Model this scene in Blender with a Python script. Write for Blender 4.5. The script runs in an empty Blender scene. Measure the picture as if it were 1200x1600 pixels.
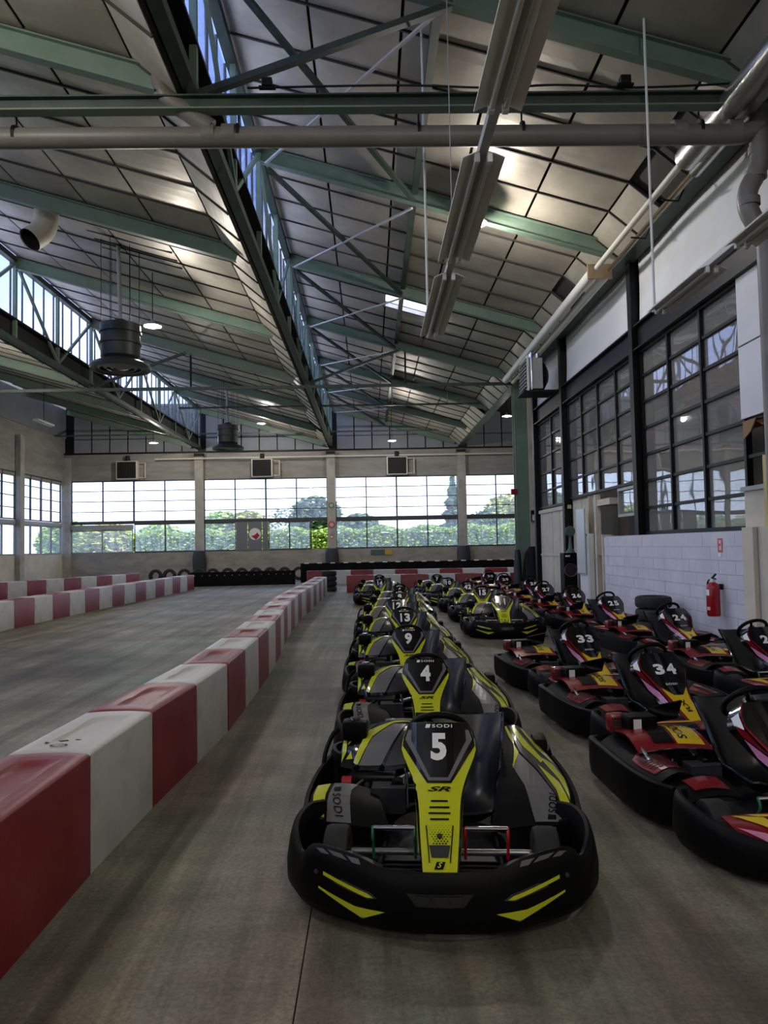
import bpy, bmesh, math, random
from mathutils import Vector, Matrix
random.seed(7)
SC = bpy.context.scene
COL = SC.collection
PI = math.pi

# ------------------------------------------------------------------ camera
YAW, PIT, ROLL, FPX, CAMZ = 0.01915, 0.04656, 0.0195, 1150.0, 1.70
fwd = Vector((math.sin(YAW)*math.cos(PIT), math.cos(YAW)*math.cos(PIT), math.sin(PIT)))
r0 = Vector((math.cos(YAW), -math.sin(YAW), 0)); u0 = r0.cross(fwd)
rgt = math.cos(ROLL)*r0 - math.sin(ROLL)*u0
upv = math.sin(ROLL)*r0 + math.cos(ROLL)*u0
cd = bpy.data.cameras.new('camera')
cd.sensor_fit = 'VERTICAL'; cd.sensor_height = 36.0; cd.lens = FPX/1600*36.0
cd.clip_end = 500
cam = bpy.data.objects.new('camera', cd); COL.objects.link(cam)
m4 = Matrix.Identity(4)
for i in range(3):
    m4[i][0] = rgt[i]; m4[i][1] = upv[i]; m4[i][2] = -fwd[i]
m4[2][3] = CAMZ
cam.matrix_world = m4
SC.camera = cam

# ------------------------------------------------------------------ world, sun, exposure
SC.view_settings.view_transform = 'Standard'
SC.view_settings.look = 'None'
SC.view_settings.gamma = 1.0
SC.view_settings.use_curve_mapping = False
SC.view_settings.exposure = 0.66
LAMP_W = 170.0
w = bpy.data.worlds.new('sky'); SC.world = w; w.use_nodes = True
nt = w.node_tree; nt.nodes.clear()
def WN(t, **k):
    n = nt.nodes.new(t)
    for a, b in k.items(): setattr(n, a, b)
    return n
tc = WN('ShaderNodeTexCoord'); sep = WN('ShaderNodeSeparateXYZ')
nt.links.new(tc.outputs['Generated'], sep.inputs[0])
rmp = WN('ShaderNodeValToRGB')
rmp.color_ramp.elements[0].position = 0.0; rmp.color_ramp.elements[0].color = (0.60, 0.67, 0.86, 1)
rmp.color_ramp.elements[1].position = 0.42; rmp.color_ramp.elements[1].color = (0.14, 0.22, 0.58, 1)
nt.links.new(sep.outputs[2], rmp.inputs[0])
mp = WN('ShaderNodeMapping'); mp.inputs['Scale'].default_value = (1.3, 1.3, 3.2)
nt.links.new(tc.outputs['Generated'], mp.inputs[0])
nz = WN('ShaderNodeTexNoise'); nz.inputs['Scale'].default_value = 2.6; nz.inputs['Detail'].default_value = 6
nt.links.new(mp.outputs[0], nz.inputs[0])
cr = WN('ShaderNodeValToRGB')
cr.color_ramp.elements[0].position = 0.47; cr.color_ramp.elements[1].position = 0.72
nt.links.new(nz.outputs[0], cr.inputs[0])
mx = WN('ShaderNodeMixRGB'); mx.inputs[2].default_value = (0.58, 0.62, 0.74, 1)
nt.links.new(cr.outputs[0], mx.inputs[0]); nt.links.new(rmp.outputs[0], mx.inputs[1])
bg = WN('ShaderNodeBackground'); bg.inputs['Strength'].default_value = 2.8
nt.links.new(mx.outputs[0], bg.inputs[0])
wo = WN('ShaderNodeOutputWorld'); nt.links.new(bg.outputs[0], wo.inputs[0])
sd = bpy.data.lights.new('sun', 'SUN'); sd.energy = 4.5; sd.angle = 0.02; sd.color = (1, .95, .86)
so = bpy.data.objects.new('sun', sd); COL.objects.link(so)
so.rotation_euler = Vector((-.45, .55, -.75)).to_track_quat('-Z', 'Y').to_euler()
cy = SC.cycles
cy.use_denoising = True
cy.max_bounces = 8; cy.diffuse_bounces = 4; cy.glossy_bounces = 4; cy.transparent_max_bounces = 16
cy.caustics_reflective = False; cy.caustics_refractive = False
cy.sample_clamp_indirect = 6.0

# ------------------------------------------------------------------ materials
def lin(h):
    if isinstance(h, str):
        h = h.lstrip('#'); c = [int(h[i:i+2], 16)/255 for i in (0, 2, 4)]
        return tuple(((v/12.92) if v <= .04045 else ((v+.055)/1.055)**2.4) for v in c)
    return tuple(h)
MATS = {}
def mat(name, col, rough=.5, metal=0.0, spec=.5, col2=None, scale=6.0, stretch=(1, 1, 1), lo=.35, hi=.7, bump=0.0, bscale=40, coat=0.0, emit=0, detail=5, world=False, rvar=0.0):
    if name in MATS: return MATS[name]
    m = bpy.data.materials.new(name); m.use_nodes = True
    n = m.node_tree; p = n.nodes['Principled BSDF']
    c1 = lin(col)+(1,)
    p.inputs['Base Color'].default_value = c1
    p.inputs['Roughness'].default_value = rough; p.inputs['Metallic'].default_value = metal
    p.inputs['Specular IOR Level'].default_value = spec
    if coat: p.inputs['Coat Weight'].default_value = coat; p.inputs['Coat Roughness'].default_value = .08
    if emit:
        p.inputs['Emission Color'].default_value = c1; p.inputs['Emission Strength'].default_value = emit
    if col2 is not None or bump or rvar:
        t = n.nodes.new('ShaderNodeTexCoord'); mpn = n.nodes.new('ShaderNodeMapping')
        mpn.inputs['Scale'].default_value = stretch
        if world:
            g = n.nodes.new('ShaderNodeNewGeometry'); n.links.new(g.outputs['Position'], mpn.inputs[0])
        else: n.links.new(t.outputs['Object'], mpn.inputs[0])
    if col2 is not None:
        z = n.nodes.new('ShaderNodeTexNoise'); z.inputs['Scale'].default_value = scale; z.inputs['Detail'].default_value = detail
        z.inputs['Roughness'].default_value = .62
        n.links.new(mpn.outputs[0], z.inputs[0])
        r = n.nodes.new('ShaderNodeValToRGB')
        r.color_ramp.elements[0].position = lo; r.color_ramp.elements[0].color = c1
        r.color_ramp.elements[1].position = hi; r.color_ramp.elements[1].color = lin(col2)+(1,)
        n.links.new(z.outputs[0], r.inputs[0]); n.links.new(r.outputs[0], p.inputs['Base Color'])
        if rvar:
            mr = n.nodes.new('ShaderNodeMapRange'); mr.inputs[3].default_value = rough-rvar; mr.inputs[4].default_value = rough+rvar
            n.links.new(z.outputs[0], mr.inputs[0]); n.links.new(mr.outputs[0], p.inputs['Roughness'])
    if bump:
        z2 = n.nodes.new('ShaderNodeTexNoise'); z2.inputs['Scale'].default_value = bscale; z2.inputs['Detail'].default_value = 4
        n.links.new(mpn.outputs[0], z2.inputs[0])
        b = n.nodes.new('ShaderNodeBump'); b.inputs['Strength'].default_value = bump; b.inputs['Distance'].default_value = .02
        n.links.new(z2.outputs[0], b.inputs['Height']); n.links.new(b.outputs[0], p.inputs['Normal'])
    MATS[name] = m
    return m
def glass(name, tint=(.93, .96, .97), haze=.0, hcol=(.85, .9, .9), refl=1.0, wave=0.0, veil=0.0):
    m = bpy.data.materials.new(name); m.use_nodes = True; n = m.node_tree; n.nodes.clear()
    o = n.nodes.new('ShaderNodeOutputMaterial'); tr = n.nodes.new('ShaderNodeBsdfTransparent'); tr.inputs[0].default_value = tint+(1,)
    gl = n.nodes.new('ShaderNodeBsdfGlossy'); gl.inputs['Roughness'].default_value = .015
    ge = n.nodes.new('ShaderNodeNewGeometry'); dt = n.nodes.new('ShaderNodeVectorMath'); dt.operation = 'DOT_PRODUCT'
    n.links.new(ge.outputs['Normal'], dt.inputs[0]); n.links.new(ge.outputs['Incoming'], dt.inputs[1])
    def mth(op, a, b_=None):
        q = n.nodes.new('ShaderNodeMath'); q.operation = op
        for k, v in enumerate((a, b_)):
            if v is None: continue
            if isinstance(v, (int, float)): q.inputs[k].default_value = v
            else: n.links.new(v, q.inputs[k])
        return q.outputs[0]
    # Schlick reflectance of a thin pane, the same from both sides
    sch = mth('POWER', mth('SUBTRACT', 1.0, mth('ABSOLUTE', dt.outputs['Value'])), 5.0)
    mu = n.nodes.new('ShaderNodeMath'); mu.operation = 'MULTIPLY'; mu.inputs[1].default_value = refl; mu.use_clamp = True
    n.links.new(mth('ADD', mth('MULTIPLY', sch, .92), .05), mu.inputs[0])
    mxs = n.nodes.new('ShaderNodeMixShader'); n.links.new(mu.outputs[0], mxs.inputs[0])
    base = tr
    if haze:
        tl = n.nodes.new('ShaderNodeBsdfTranslucent'); tl.inputs[0].default_value = hcol+(1,)
        hz = n.nodes.new('ShaderNodeMixShader')
        t = n.nodes.new('ShaderNodeNewGeometry'); mpn = n.nodes.new('ShaderNodeMapping'); mpn.inputs['Scale'].default_value = (1.6, 1.6, .5)
        n.links.new(t.outputs['Position'], mpn.inputs[0])
        z = n.nodes.new('ShaderNodeTexNoise'); z.inputs['Scale'].default_value = 3; z.inputs['Detail'].default_value = 5
        n.links.new(mpn.outputs[0], z.inputs[0])
        mr = n.nodes.new('ShaderNodeMapRange'); mr.inputs[1].default_value = .3; mr.inputs[2].default_value = .75
        mr.inputs[3].default_value = haze*.5; mr.inputs[4].default_value = min(.95, haze*1.6)
        n.links.new(z.outputs[0], mr.inputs[0]); n.links.new(mr.outputs[0], hz.inputs[0])
        n.links.new(tr.outputs[0], hz.inputs[1]); n.links.new(tl.outputs[0], hz.inputs[2]); base = hz
    if veil:
        df = n.nodes.new('ShaderNodeBsdfDiffuse'); df.inputs[0].default_value = (.62, .60, .56, 1)  # even grey veil mixed in to brighten the dark panes
        dm = n.nodes.new('ShaderNodeMixShader'); dm.inputs[0].default_value = veil
        n.links.new(base.outputs[0], dm.inputs[1]); n.links.new(df.outputs[0], dm.inputs[2]); base = dm
    if wave:
        t = n.nodes.new('ShaderNodeNewGeometry')
        z = n.nodes.new('ShaderNodeTexNoise'); z.inputs['Scale'].default_value = 1.3; z.inputs['Detail'].default_value = 1
        n.links.new(t.outputs['Position'], z.inputs[0])
        b = n.nodes.new('ShaderNodeBump'); b.inputs['Strength'].default_value = wave; b.inputs['Distance'].default_value = .05
        n.links.new(z.outputs[0], b.inputs['Height']); n.links.new(b.outputs[0], gl.inputs['Normal'])
    n.links.new(base.outputs[0], mxs.inputs[1]); n.links.new(gl.outputs[0], mxs.inputs[2])
    n.links.new(mxs.outputs[0], o.inputs[0])
    MATS[name] = m
    return m

M_green = mat('green_steel', '#74897a', .5, col2='#667d6c', scale=2.5)
M_dgreen = mat('dark_green_steel', '#3f4f46', .5, col2='#2e3a33', scale=3)
M_black = mat('black_steel', '#0c0f10', .5, spec=.25)
M_dark = mat('dark_gap', '#1d1c1a', .8)
M_panel = mat('ceiling_panel', '#cfc6b6', .48, metal=.3, col2='#aaa398', scale=.8, world=True, bump=.25, bscale=3.5, rvar=.1)
M_joint = mat('ceiling_joint', '#3c3934', .7)
M_conc = mat('concrete_wall', '#a5a094', .85, col2='#86827a', scale=1.2, stretch=(1, 1, 2.5), world=True, bump=.2)
M_concd = mat('concrete_upper', '#a09d97', .85, col2='#85827d', scale=.9, stretch=(.6, .6, 3), world=True)
M_pil = mat('pilaster', '#b0aca4', .8, col2='#94908a', scale=2, world=True)
M_cream = mat('cream_wall', '#d2cbb8', .8, col2='#bfb7a3', scale=1.5, world=True)
M_gable = mat('gable_sheet', '#8b9096', .6, col2='#757a80', scale=.5, world=True)
M_whitep = mat('white_sheet', '#d6d8dc', .55, col2='#c2bfb8', scale=.45, stretch=(1, 1, 2), world=True, lo=.45, hi=.75)
M_winf = mat('window_frame_dark', '#3b3d42', .5)
M_winl = mat('window_frame_light', '#9a9b9a', .5)
M_glass = glass('window_glass', haze=.12, hcol=(.95, .96, .95))
M_glassh = glass('hazy_window_glass', haze=.15, hcol=(.95, .96, .92))
M_glassr = glass('reflecting_glass', tint=(.80, .82, .80), haze=0, refl=1.7, wave=.07, veil=.22)
M_glassn = glass('north_light_glass', tint=(.92, .95, 1.0), haze=.07)
M_white = mat('white_paint', '#e2e2de', .5)
M_silver = mat('silver_foil', '#cfcdc8', .28, metal=.9, bump=.35, bscale=14)
M_pvc = mat('grey_pvc', '#77736d', .45, col2='#6a665f', scale=2)
M_copper = mat('old_pipe', '#b09a80', .4, metal=.5)
M_paintpipe = mat('painted_pipe', '#cfc9bc', .5)
M_grey = mat('light_grey_metal', '#a8aaab', .45)
M_tyre = mat('tyre_rubber', '#1b1b1c', .75, col2='#262625', scale=8)
M_redb = mat('red_plastic', '#7c0d16', .42, col2='#96393e', scale=2.2, stretch=(1, 1, .6), lo=.5, hi=.85, bump=.05)
M_whtb = mat('white_plastic', '#c9c8c5', .48, col2='#a9a7a2', scale=2.4, lo=.5, hi=.8)
M_lilac = mat('lilac_paint', '#c3c5d0', .7, col2='#d3d4dc', scale=1.6, stretch=(1, 1.2, 1.2), world=True)
M_red = mat('red_enamel', '#9a1019', .3)
M_kblk = mat('kart_black_plastic', '#050506', .5, spec=.13, bump=.05, bscale=120)
M_kgls = mat('kart_gloss_black', '#0b0c0e', .12, coat=.6)
M_seat = mat('seat_shell', '#0e0f11', .32)
M_yel = mat('kart_yellow', '#c9cf22', .22, coat=.5)
M_kgry = mat('kart_grey_decal', '#6a6a6b', .35)
M_kgryd = mat('kart_dark_grey', '#36373a', .3, coat=.3)
M_kred = mat('kart_red', '#80131c', .25, coat=.5)
M_pink = mat('kart_pink', '#d58ab0', .25, coat=.4)
M_kyel = mat('kart_warm_yellow', '#e0c01c', .25, coat=.4)
M_chrome = mat('chrome', '#d8d9da', .12, metal=1.0)
M_alu = mat('brushed_aluminium', '#8e9092', .35, metal=.9)
M_num = mat('white_number', '#eeeeec', .4)
M_kgreen = mat('pedal_green', '#1f6b45', .4)
M_pred = mat('pedal_red', '#b01a1f', .4)

# ------------------------------------------------------------------ mesh building
class B:
    def __init__(s): s.v = []; s.f = []; s.m = []
    def add(s, vs, fs, mi=0):
        o = len(s.v); s.v += [tuple(x) for x in vs]
        for q in fs: s.f.append(tuple(i+o for i in q)); s.m.append(mi)
        return s
    def box(s, c, d, mi=0, rot=None):
        x, y, z = (k/2 for k in d)
        p = [Vector((a*x, b*y, e*z)) for a in (-1, 1) for b in (-1, 1) for e in (-1, 1)]
        if rot is not None: p = [rot @ q for q in p]
        p = [(q[0]+c[0], q[1]+c[1], q[2]+c[2]) for q in p]
        return s.add(p, [(0, 1, 3, 2), (4, 6, 7, 5), (0, 4, 5, 1), (2, 3, 7, 6), (0, 2, 6, 4), (1, 5, 7, 3)], mi)
    def rbox(s, c, d, r=.02, mi=0, rot=None):
        """box with chamfered edges"""
        bm = bmesh.new(); bmesh.ops.create_cube(bm, size=1)
        bmesh.ops.scale(bm, vec=d, verts=bm.verts)
        bmesh.ops.bevel(bm, geom=bm.edges[:], offset=r, segments=2, affect='EDGES', profile=.6)
        bm.verts.index_update()
        vs = [v.co.copy() for v in bm.verts]
        if rot is not None: vs = [rot @ q for q in vs]
        fs = [tuple(v.index for v in f.verts) for f in bm.faces]; bm.free()
        return s.add([(q[0]+c[0], q[1]+c[1], q[2]+c[2]) for q in vs], fs, mi)
    def tube(s, path, r, n=8, mi=0, cap=True, closed=False):
        P = [Vector(p) for p in path]; k = len(P); vs = []; fs = []
        rr = r if isinstance(r, (list, tuple)) else [r]*k
        t0 = (P[1]-P[0]).normalized()
        a = t0.orthogonal().normalized()
        for i in range(k):
            if closed: t = (P[(i+1) % k]-P[i-1]).normalized()
            else: t = (P[min(i+1, k-1)]-P[max(i-1, 0)]).normalized()
            a = (a-t*a.dot(t)).normalized(); b_ = t.cross(a)
            for j in range(n):
                g = 2*PI*j/n; vs.append(P[i]+(a*math.cos(g)+b_*math.sin(g))*rr[i])
        R = k if closed else k-1
        for i in range(R):
            for j in range(n):
                i2 = (i+1) % k
                fs.append((i*n+j, i*n+(j+1) % n, i2*n+(j+1) % n, i2*n+j))
        if cap and not closed:
            fs.append(tuple(range(n))[::-1]); fs.append(tuple((k-1)*n+j for j in range(n)))
        return s.add(vs, fs, mi)
    def lathe(s, prof, n=20, mi=0, c=(0, 0, 0), axis='z', closed=False):
        vs = []; fs = []
        for (r, h) in prof:
            for j in range(n):
                g = 2*PI*j/n; x, y = r*math.cos(g), r*math.sin(g)
                p = (x, y, h) if axis == 'z' else ((h, x, y) if axis == 'x' else (x, h, y))
                vs.append((p[0]+c[0], p[1]+c[1], p[2]+c[2]))
        k = len(prof)
        for i in range(k if closed else k-1):
            for j in range(n):
                i2 = (i+1) % k
                fs.append((i*n+j, i*n+(j+1) % n, i2*n+(j+1) % n, i2*n+j))
        return s.add(vs, fs, mi)
    def grid(s, fn, nu, nv, mi=0):
        vs = [fn(i/nu, j/nv) for i in range(nu+1) for j in range(nv+1)]
        fs = [(i*(nv+1)+j, (i+1)*(nv+1)+j, (i+1)*(nv+1)+j+1, i*(nv+1)+j+1) for i in range(nu) for j in range(nv)]
        return s.add(vs, fs, mi)
    def shell(s, fn, nu, nv, t, mi=0):
        """open surface fn(u,v) given a thickness t along its normal"""
        W = nv+1
        pts = [[Vector(fn(i/nu, j/nv)) for j in range(W)] for i in range(nu+1)]
        vs = []; lo = []
        for i in range(nu+1):
            for j in range(W):
                du = pts[min(i+1, nu)][j]-pts[max(i-1, 0)][j]; dv = pts[i][min(j+1, nv)]-pts[i][max(j-1, 0)]
                nn = du.cross(dv)
                nn = nn.normalized() if nn.length > 1e-9 else Vector((0, 0, 1))
                vs.append(pts[i][j]); lo.append(pts[i][j]-nn*t)
        N = len(vs); fs = []
        for i in range(nu):
            for j in range(nv):
                a, b_, c_, d_ = i*W+j, (i+1)*W+j, (i+1)*W+j+1, i*W+j+1
                fs.append((a, b_, c_, d_)); fs.append((N+d_, N+c_, N+b_, N+a))
        bd = [j for j in range(nv)]+[i*W+nv for i in range(nu)]+[nu*W+j for j in range(nv, 0, -1)]+[i*W for i in range(nu, 0, -1)]
        for q in range(len(bd)):
            a, b_ = bd[q], bd[(q+1) % len(bd)]
            fs.append((a, b_, N+b_, N+a))
        return s.add(vs+lo, fs, mi)
    def prism(s, poly, ax, d0, d1, mi=0):
        """2D polygon extruded along an axis (0=x,1=y,2=z)"""
        def p3(a, b_, d):
            return (d, a, b_) if ax == 0 else ((a, d, b_) if ax == 1 else (a, b_, d))
        n = len(poly)
        vs = [p3(a, b_, d0) for a, b_ in poly]+[p3(a, b_, d1) for a, b_ in poly]
        fs = [tuple(range(n))[::-1], tuple(range(n, 2*n))]+[(i, (i+1) % n, n+(i+1) % n, n+i) for i in range(n)]
        return s.add(vs, fs, mi)
    def mesh(s, name, smooth=None):
        me = bpy.data.meshes.new(name); me.from_pydata(s.v, [], s.f)
        bm = bmesh.new(); bm.from_mesh(me); bmesh.ops.recalc_face_normals(bm, faces=bm.faces)
        if smooth is not None:
            for f in bm.faces: f.smooth = True
            for e in bm.edges:
                if len(e.link_faces) == 2 and e.calc_face_angle(0) > smooth: e.smooth = False
        bm.to_mesh(me); bm.free()
        if any(s.m): me.polygons.foreach_set('material_index', s.m)
        return me
def obj(name, b, ms, parent=None, smooth=None, loc=None):
    me = b.mesh(name, smooth) if isinstance(b, B) else b
    if not isinstance(ms, (list, tuple)): ms = [ms]
    if not me.materials:
        for q in ms: me.materials.append(q)
    o = bpy.data.objects.new(name, me); COL.objects.link(o)
    if parent is not None: o.parent = parent
    if loc is not None: o.location = loc
    return o
def inst(name, me, parent=None, loc=(0, 0, 0), rot=None, scale=None):
    o = bpy.data.objects.new(name, me); COL.objects.link(o); o.parent = parent; o.location = loc
    if rot is not None: o.rotation_euler = rot
    if scale is not None: o.scale = scale
    return o
def empty(name, loc=(0, 0, 0), rz=0):
    o = bpy.data.objects.new(name, None); COL.objects.link(o); o.location = loc; o.rotation_euler = (0, 0, rz)
    o.empty_display_size = .1
    return o
def tag(o, label, cat, group=None):
    o['label'] = label; o['category'] = cat
    if group: o['group'] = group
    return o
def struct(o, label=None):
    o['kind'] = 'structure'
    if label: o['label'] = label
    return o
def thing(name, label, cat, loc=(0, 0, 0), rz=0, group=None): return tag(empty(name, loc, rz), label, cat, group)
def smoothpath(pts, n=6, closed=False):
    P = [Vector(p) for p in pts]; k = len(P); out = []
    for i in range(k if closed else k-1):
        a, b_, c_, d_ = (P[(i-1) % k] if (closed or i > 0) else 2*P[0]-P[1]), P[i], P[(i+1) % k], (P[(i+2) % k] if (closed or i+2 < k) else 2*P[-1]-P[-2])
        for j in range(n):
            t = j/n
            out.append(.5*((2*b_)+(c_-a)*t+(2*a-5*b_+4*c_-d_)*t*t+(3*b_-a-3*c_+d_)*t**3))
    if not closed: out.append(P[-1])
    return out
def interp(tbl, x):
    """piecewise linear table [(x, value-or-tuple), ...]"""
    if x <= tbl[0][0]: return tbl[0][1]
    for (a, va), (b_, vb) in zip(tbl, tbl[1:]):
        if x <= b_:
            t = (x-a)/(b_-a)
            return va+(vb-va)*t if not isinstance(va, tuple) else tuple(p+(q-p)*t for p, q in zip(va, vb))
    return tbl[-1][1]
def sinterp(tbl, x):
    """Catmull-Rom table lookup"""
    xs = [a for a, _ in tbl]
    if x <= xs[0]: return tbl[0][1]
    if x >= xs[-1]: return tbl[-1][1]
    i = max(k for k in range(len(xs)-1) if xs[k] <= x)
    g = lambda k: tbl[max(0, min(len(tbl)-1, k))]
    (xa, a), (xb, b_), (xc, c_), (xd, d_) = g(i-1), g(i), g(i+1), g(i+2)
    t = (x-xb)/(xc-xb); h = xc-xb
    def one(a, b_, c_, d_):
        m1 = (c_-a)/((xc-xa) or h)*h; m2 = (d_-b_)/((xd-xb) or h)*h
        return (2*t**3-3*t*t+1)*b_+(t**3-2*t*t+t)*m1+(-2*t**3+3*t*t)*c_+(t**3-t*t)*m2
    return one(a, b_, c_, d_) if not isinstance(b_, tuple) else tuple(one(*q) for q in zip(a, b_, c_, d_))

# ------------------------------------------------------------------ text and decals
_txt = {}
def text2d(s, bold=.0, shear=0.0, space=1.0):
    key = (s, bold, shear, space)
    if key in _txt: return _txt[key]
    cu = bpy.data.curves.new('t', 'FONT'); cu.body = s; cu.size = 1; cu.offset = bold; cu.shear = shear; cu.space_character = space
    cu.resolution_u = 3
    o = bpy.data.objects.new('t', cu); COL.objects.link(o)
    dg = bpy.context.evaluated_depsgraph_get(); dg.update()
    me = bpy.data.meshes.new_from_object(o.evaluated_get(dg))
    vs = [(v.co.x, v.co.y) for v in me.vertices]; fs = [tuple(p.vertices) for p in me.polygons]
    bpy.data.objects.remove(o); bpy.data.meshes.remove(me); bpy.data.curves.remove(cu)
    x0 = min(v[0] for v in vs); x1 = max(v[0] for v in vs); y0 = min(v[1] for v in vs); y1 = max(v[1] for v in vs)
    vs = [((v[0]-x0)/(x1-x0), (v[1]-y0)/(y1-y0)) for v in vs]
    _txt[key] = (vs, fs); return _txt[key]
def on_surface(fn, u, v, off, sign):
    e = 1e-3; p = Vector(fn(u, v))
    n = (Vector(fn(u+e, v))-p).cross(Vector(fn(u, v+e))-p)
    n = n.normalized() if n.length > 1e-12 else Vector((0, 0, 1))
    if sign == 'up': sign = 1 if n.z > 0 else -1
    elif sign == 'out': sign = 1 if n.x*p.x > 0 else -1
    return p+n*off*sign
def decal(b, fn, poly, off=.003, sign=1, mi=0, step=(.05, .05)):
    bm = bmesh.new(); f = bm.faces.new([bm.verts.new((x, y, 0)) for x, y in poly])
    us = [p[0] for p in poly]; vv = [p[1] for p in poly]
    for ax, (lo, hi), st in ((0, (min(us), max(us)), step[0]), (1, (min(vv), max(vv)), step[1])):
        k = math.ceil(lo/st+1e-6)
        while k*st < hi-1e-6:
            co = [0, 0, 0]; co[ax] = k*st; no = [0, 0, 0]; no[ax] = 1
            bmesh.ops.bisect_plane(bm, geom=bm.verts[:]+bm.edges[:]+bm.faces[:], plane_co=co, plane_no=no, dist=1e-6)
            k += 1
    bmesh.ops.triangulate(bm, faces=bm.faces[:]); bm.verts.index_update()
    b.add([on_surface(fn, v.co.x, v.co.y, off, sign) for v in bm.verts], [tuple(q.index for q in f.verts) for f in bm.faces], mi)
    bm.free(); return b
def decal_text(b, fn, s, rect, off=.004, sign=1, mi=0, bold=0, shear=0, rot=0, space=1.0):
    vs, fs = text2d(s, bold, shear, space); x0, y0, x1, y1 = rect
    def mp_(a, c):
        if rot == 90: a, c = 1-c, a
        elif rot == -90: a, c = c, 1-a
        return (x0+(x1-x0)*a, y0+(y1-y0)*c)
    b.add([on_surface(fn, *mp_(*v), off, sign) for v in vs], fs, mi); return b

# ================================================================== STRUCTURE
YB, YF = -12.0, 41.0            # back and far wall
XL, XR = -16.9, 5.3             # left wall, glazed right wall
XT = [-16.7, -9.4, -2.1, 5.2, 12.5]   # valley / north-light lines
FR = [14.2+5.35*k for k in range(-4, 6)]   # frame lines
ZTOP, ZBOT = 9.65, 7.25

# ---- floor
def floor_material():
    m = bpy.data.materials.new('floor_concrete'); m.use_nodes = True; n = m.node_tree; p = n.nodes['Principled BSDF']
    L = n.links.new
    g = n.nodes.new('ShaderNodeNewGeometry')
    def noise(scale, stretch=(1, 1, 1), det=5, rough=.6, rz=0):
        mpn = n.nodes.new('ShaderNodeMapping'); mpn.inputs['Scale'].default_value = stretch; mpn.inputs['Rotation'].default_value = (0, 0, rz)
        L(g.outputs['Position'], mpn.inputs[0])
        z = n.nodes.new('ShaderNodeTexNoise'); z.inputs['Scale'].default_value = scale; z.inputs['Detail'].default_value = det; z.inputs['Roughness'].default_value = rough
        L(mpn.outputs[0], z.inputs[0]); return z
    def ramp(z, a, b_, ca, cb):
        r = n.nodes.new('ShaderNodeValToRGB'); e = r.color_ramp.elements
        e[0].position = a; e[0].color = ca+(1,); e[1].position = b_; e[1].color = cb+(1,)
        L(z.outputs[0], r.inputs[0]); return r
    def mix(mode, fac, a, b_):
        x = n.nodes.new('ShaderNodeMixRGB'); x.blend_type = mode
        if isinstance(fac, float): x.inputs[0].default_value = fac
        else: L(fac.outputs[0], x.inputs[0])
        L(a.outputs[0], x.inputs[1]); L(b_.outputs[0], x.inputs[2]); return x
    base = ramp(noise(.55, (1, .5, 1)), .40, .60, lin('#8f897a'), lin('#72756a'))
    brown = ramp(noise(.9, (1, .35, 1), 6), .42, .58, lin('#8c8371'), lin('#5f574a'))
    fac = ramp(noise(.23), .4, .6, (0, 0, 0), (1, 1, 1))
    c = mix('MIX', fac, base, brown)
    gfac = ramp(noise(.45, (1, .6, 1), 5, .65), .47, .62, (0, 0, 0), (.8, .8, .8))
    grn = n.nodes.new('ShaderNodeRGB'); grn.outputs[0].default_value = lin('#6c7a68')+(1,)
    c = mix('MIX', gfac, c, grn)
    spk = ramp(noise(42, (1, 1, 1), 3, .75), .32, .72, (.66, .66, .66), (1.32, 1.3, 1.26))
    c = mix('MULTIPLY', 1.0, c, spk)
    st1 = ramp(noise(2.2, (1.7, .10, 1), 5, .7, .06), .44, .58, (1.05, 1.05, 1.05), (.60, .58, .55))
    c = mix('MULTIPLY', .8, c, st1)
    st2 = ramp(noise(.9, (.45, 1.1, 1), 6, .7, .3), .42, .64, (.70, .68, .65), (1.35, 1.34, 1.31))
    c = mix('MULTIPLY', .9, c, st2)
    sc = ramp(noise(9, (1, 1, 1), 4, .75), .66, .72, (1, 1, 1), (.55, .5, .45))
    c = mix('MULTIPLY', .35, c, sc)
    # thin curving tyre marks
    wm = n.nodes.new('ShaderNodeMapping'); wm.inputs['Scale'].default_value = (1, .16, 1); wm.inputs['Rotation'].default_value = (0, 0, .10)
    L(g.outputs['Position'], wm.inputs[0])
    wv = n.nodes.new('ShaderNodeTexWave'); wv.inputs['Scale'].default_value = .42; wv.inputs['Distortion'].default_value = 7.0; wv.inputs['Detail'].default_value = 3; wv.inputs['Detail Scale'].default_value = .8
    L(wm.outputs[0], wv.inputs[0])
    tr = n.nodes.new('ShaderNodeValToRGB'); e = tr.color_ramp.elements
    e[0].position = .80; e[0].color = (1, 1, 1, 1); e[1].position = .97; e[1].color = (.62, .60, .57, 1)
    L(wv.outputs[0], tr.inputs[0])
    c = mix('MULTIPLY', .75, c, tr)
    L(c.outputs[0], p.inputs['Base Color'])
    rr = n.nodes.new('ShaderNodeMapRange'); rr.inputs[3].default_value = .42; rr.inputs[4].default_value = .72
    z = noise(1.1, (1, .5, 1), 5); L(z.outputs[0], rr.inputs[0]); L(rr.outputs[0], p.inputs['Roughness'])
    b_ = n.nodes.new('ShaderNodeBump'); b_.inputs['Strength'].default_value = .22; b_.inputs['Distance'].default_value = .012
    z3 = noise(38, (1, 1, 1), 5, .7); L(z3.outputs[0], b_.inputs['Height']); L(b_.outputs[0], p.inputs['Normal'])
    return m
M_floor = floor_material()
fl = struct(empty('floor'))
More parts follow.
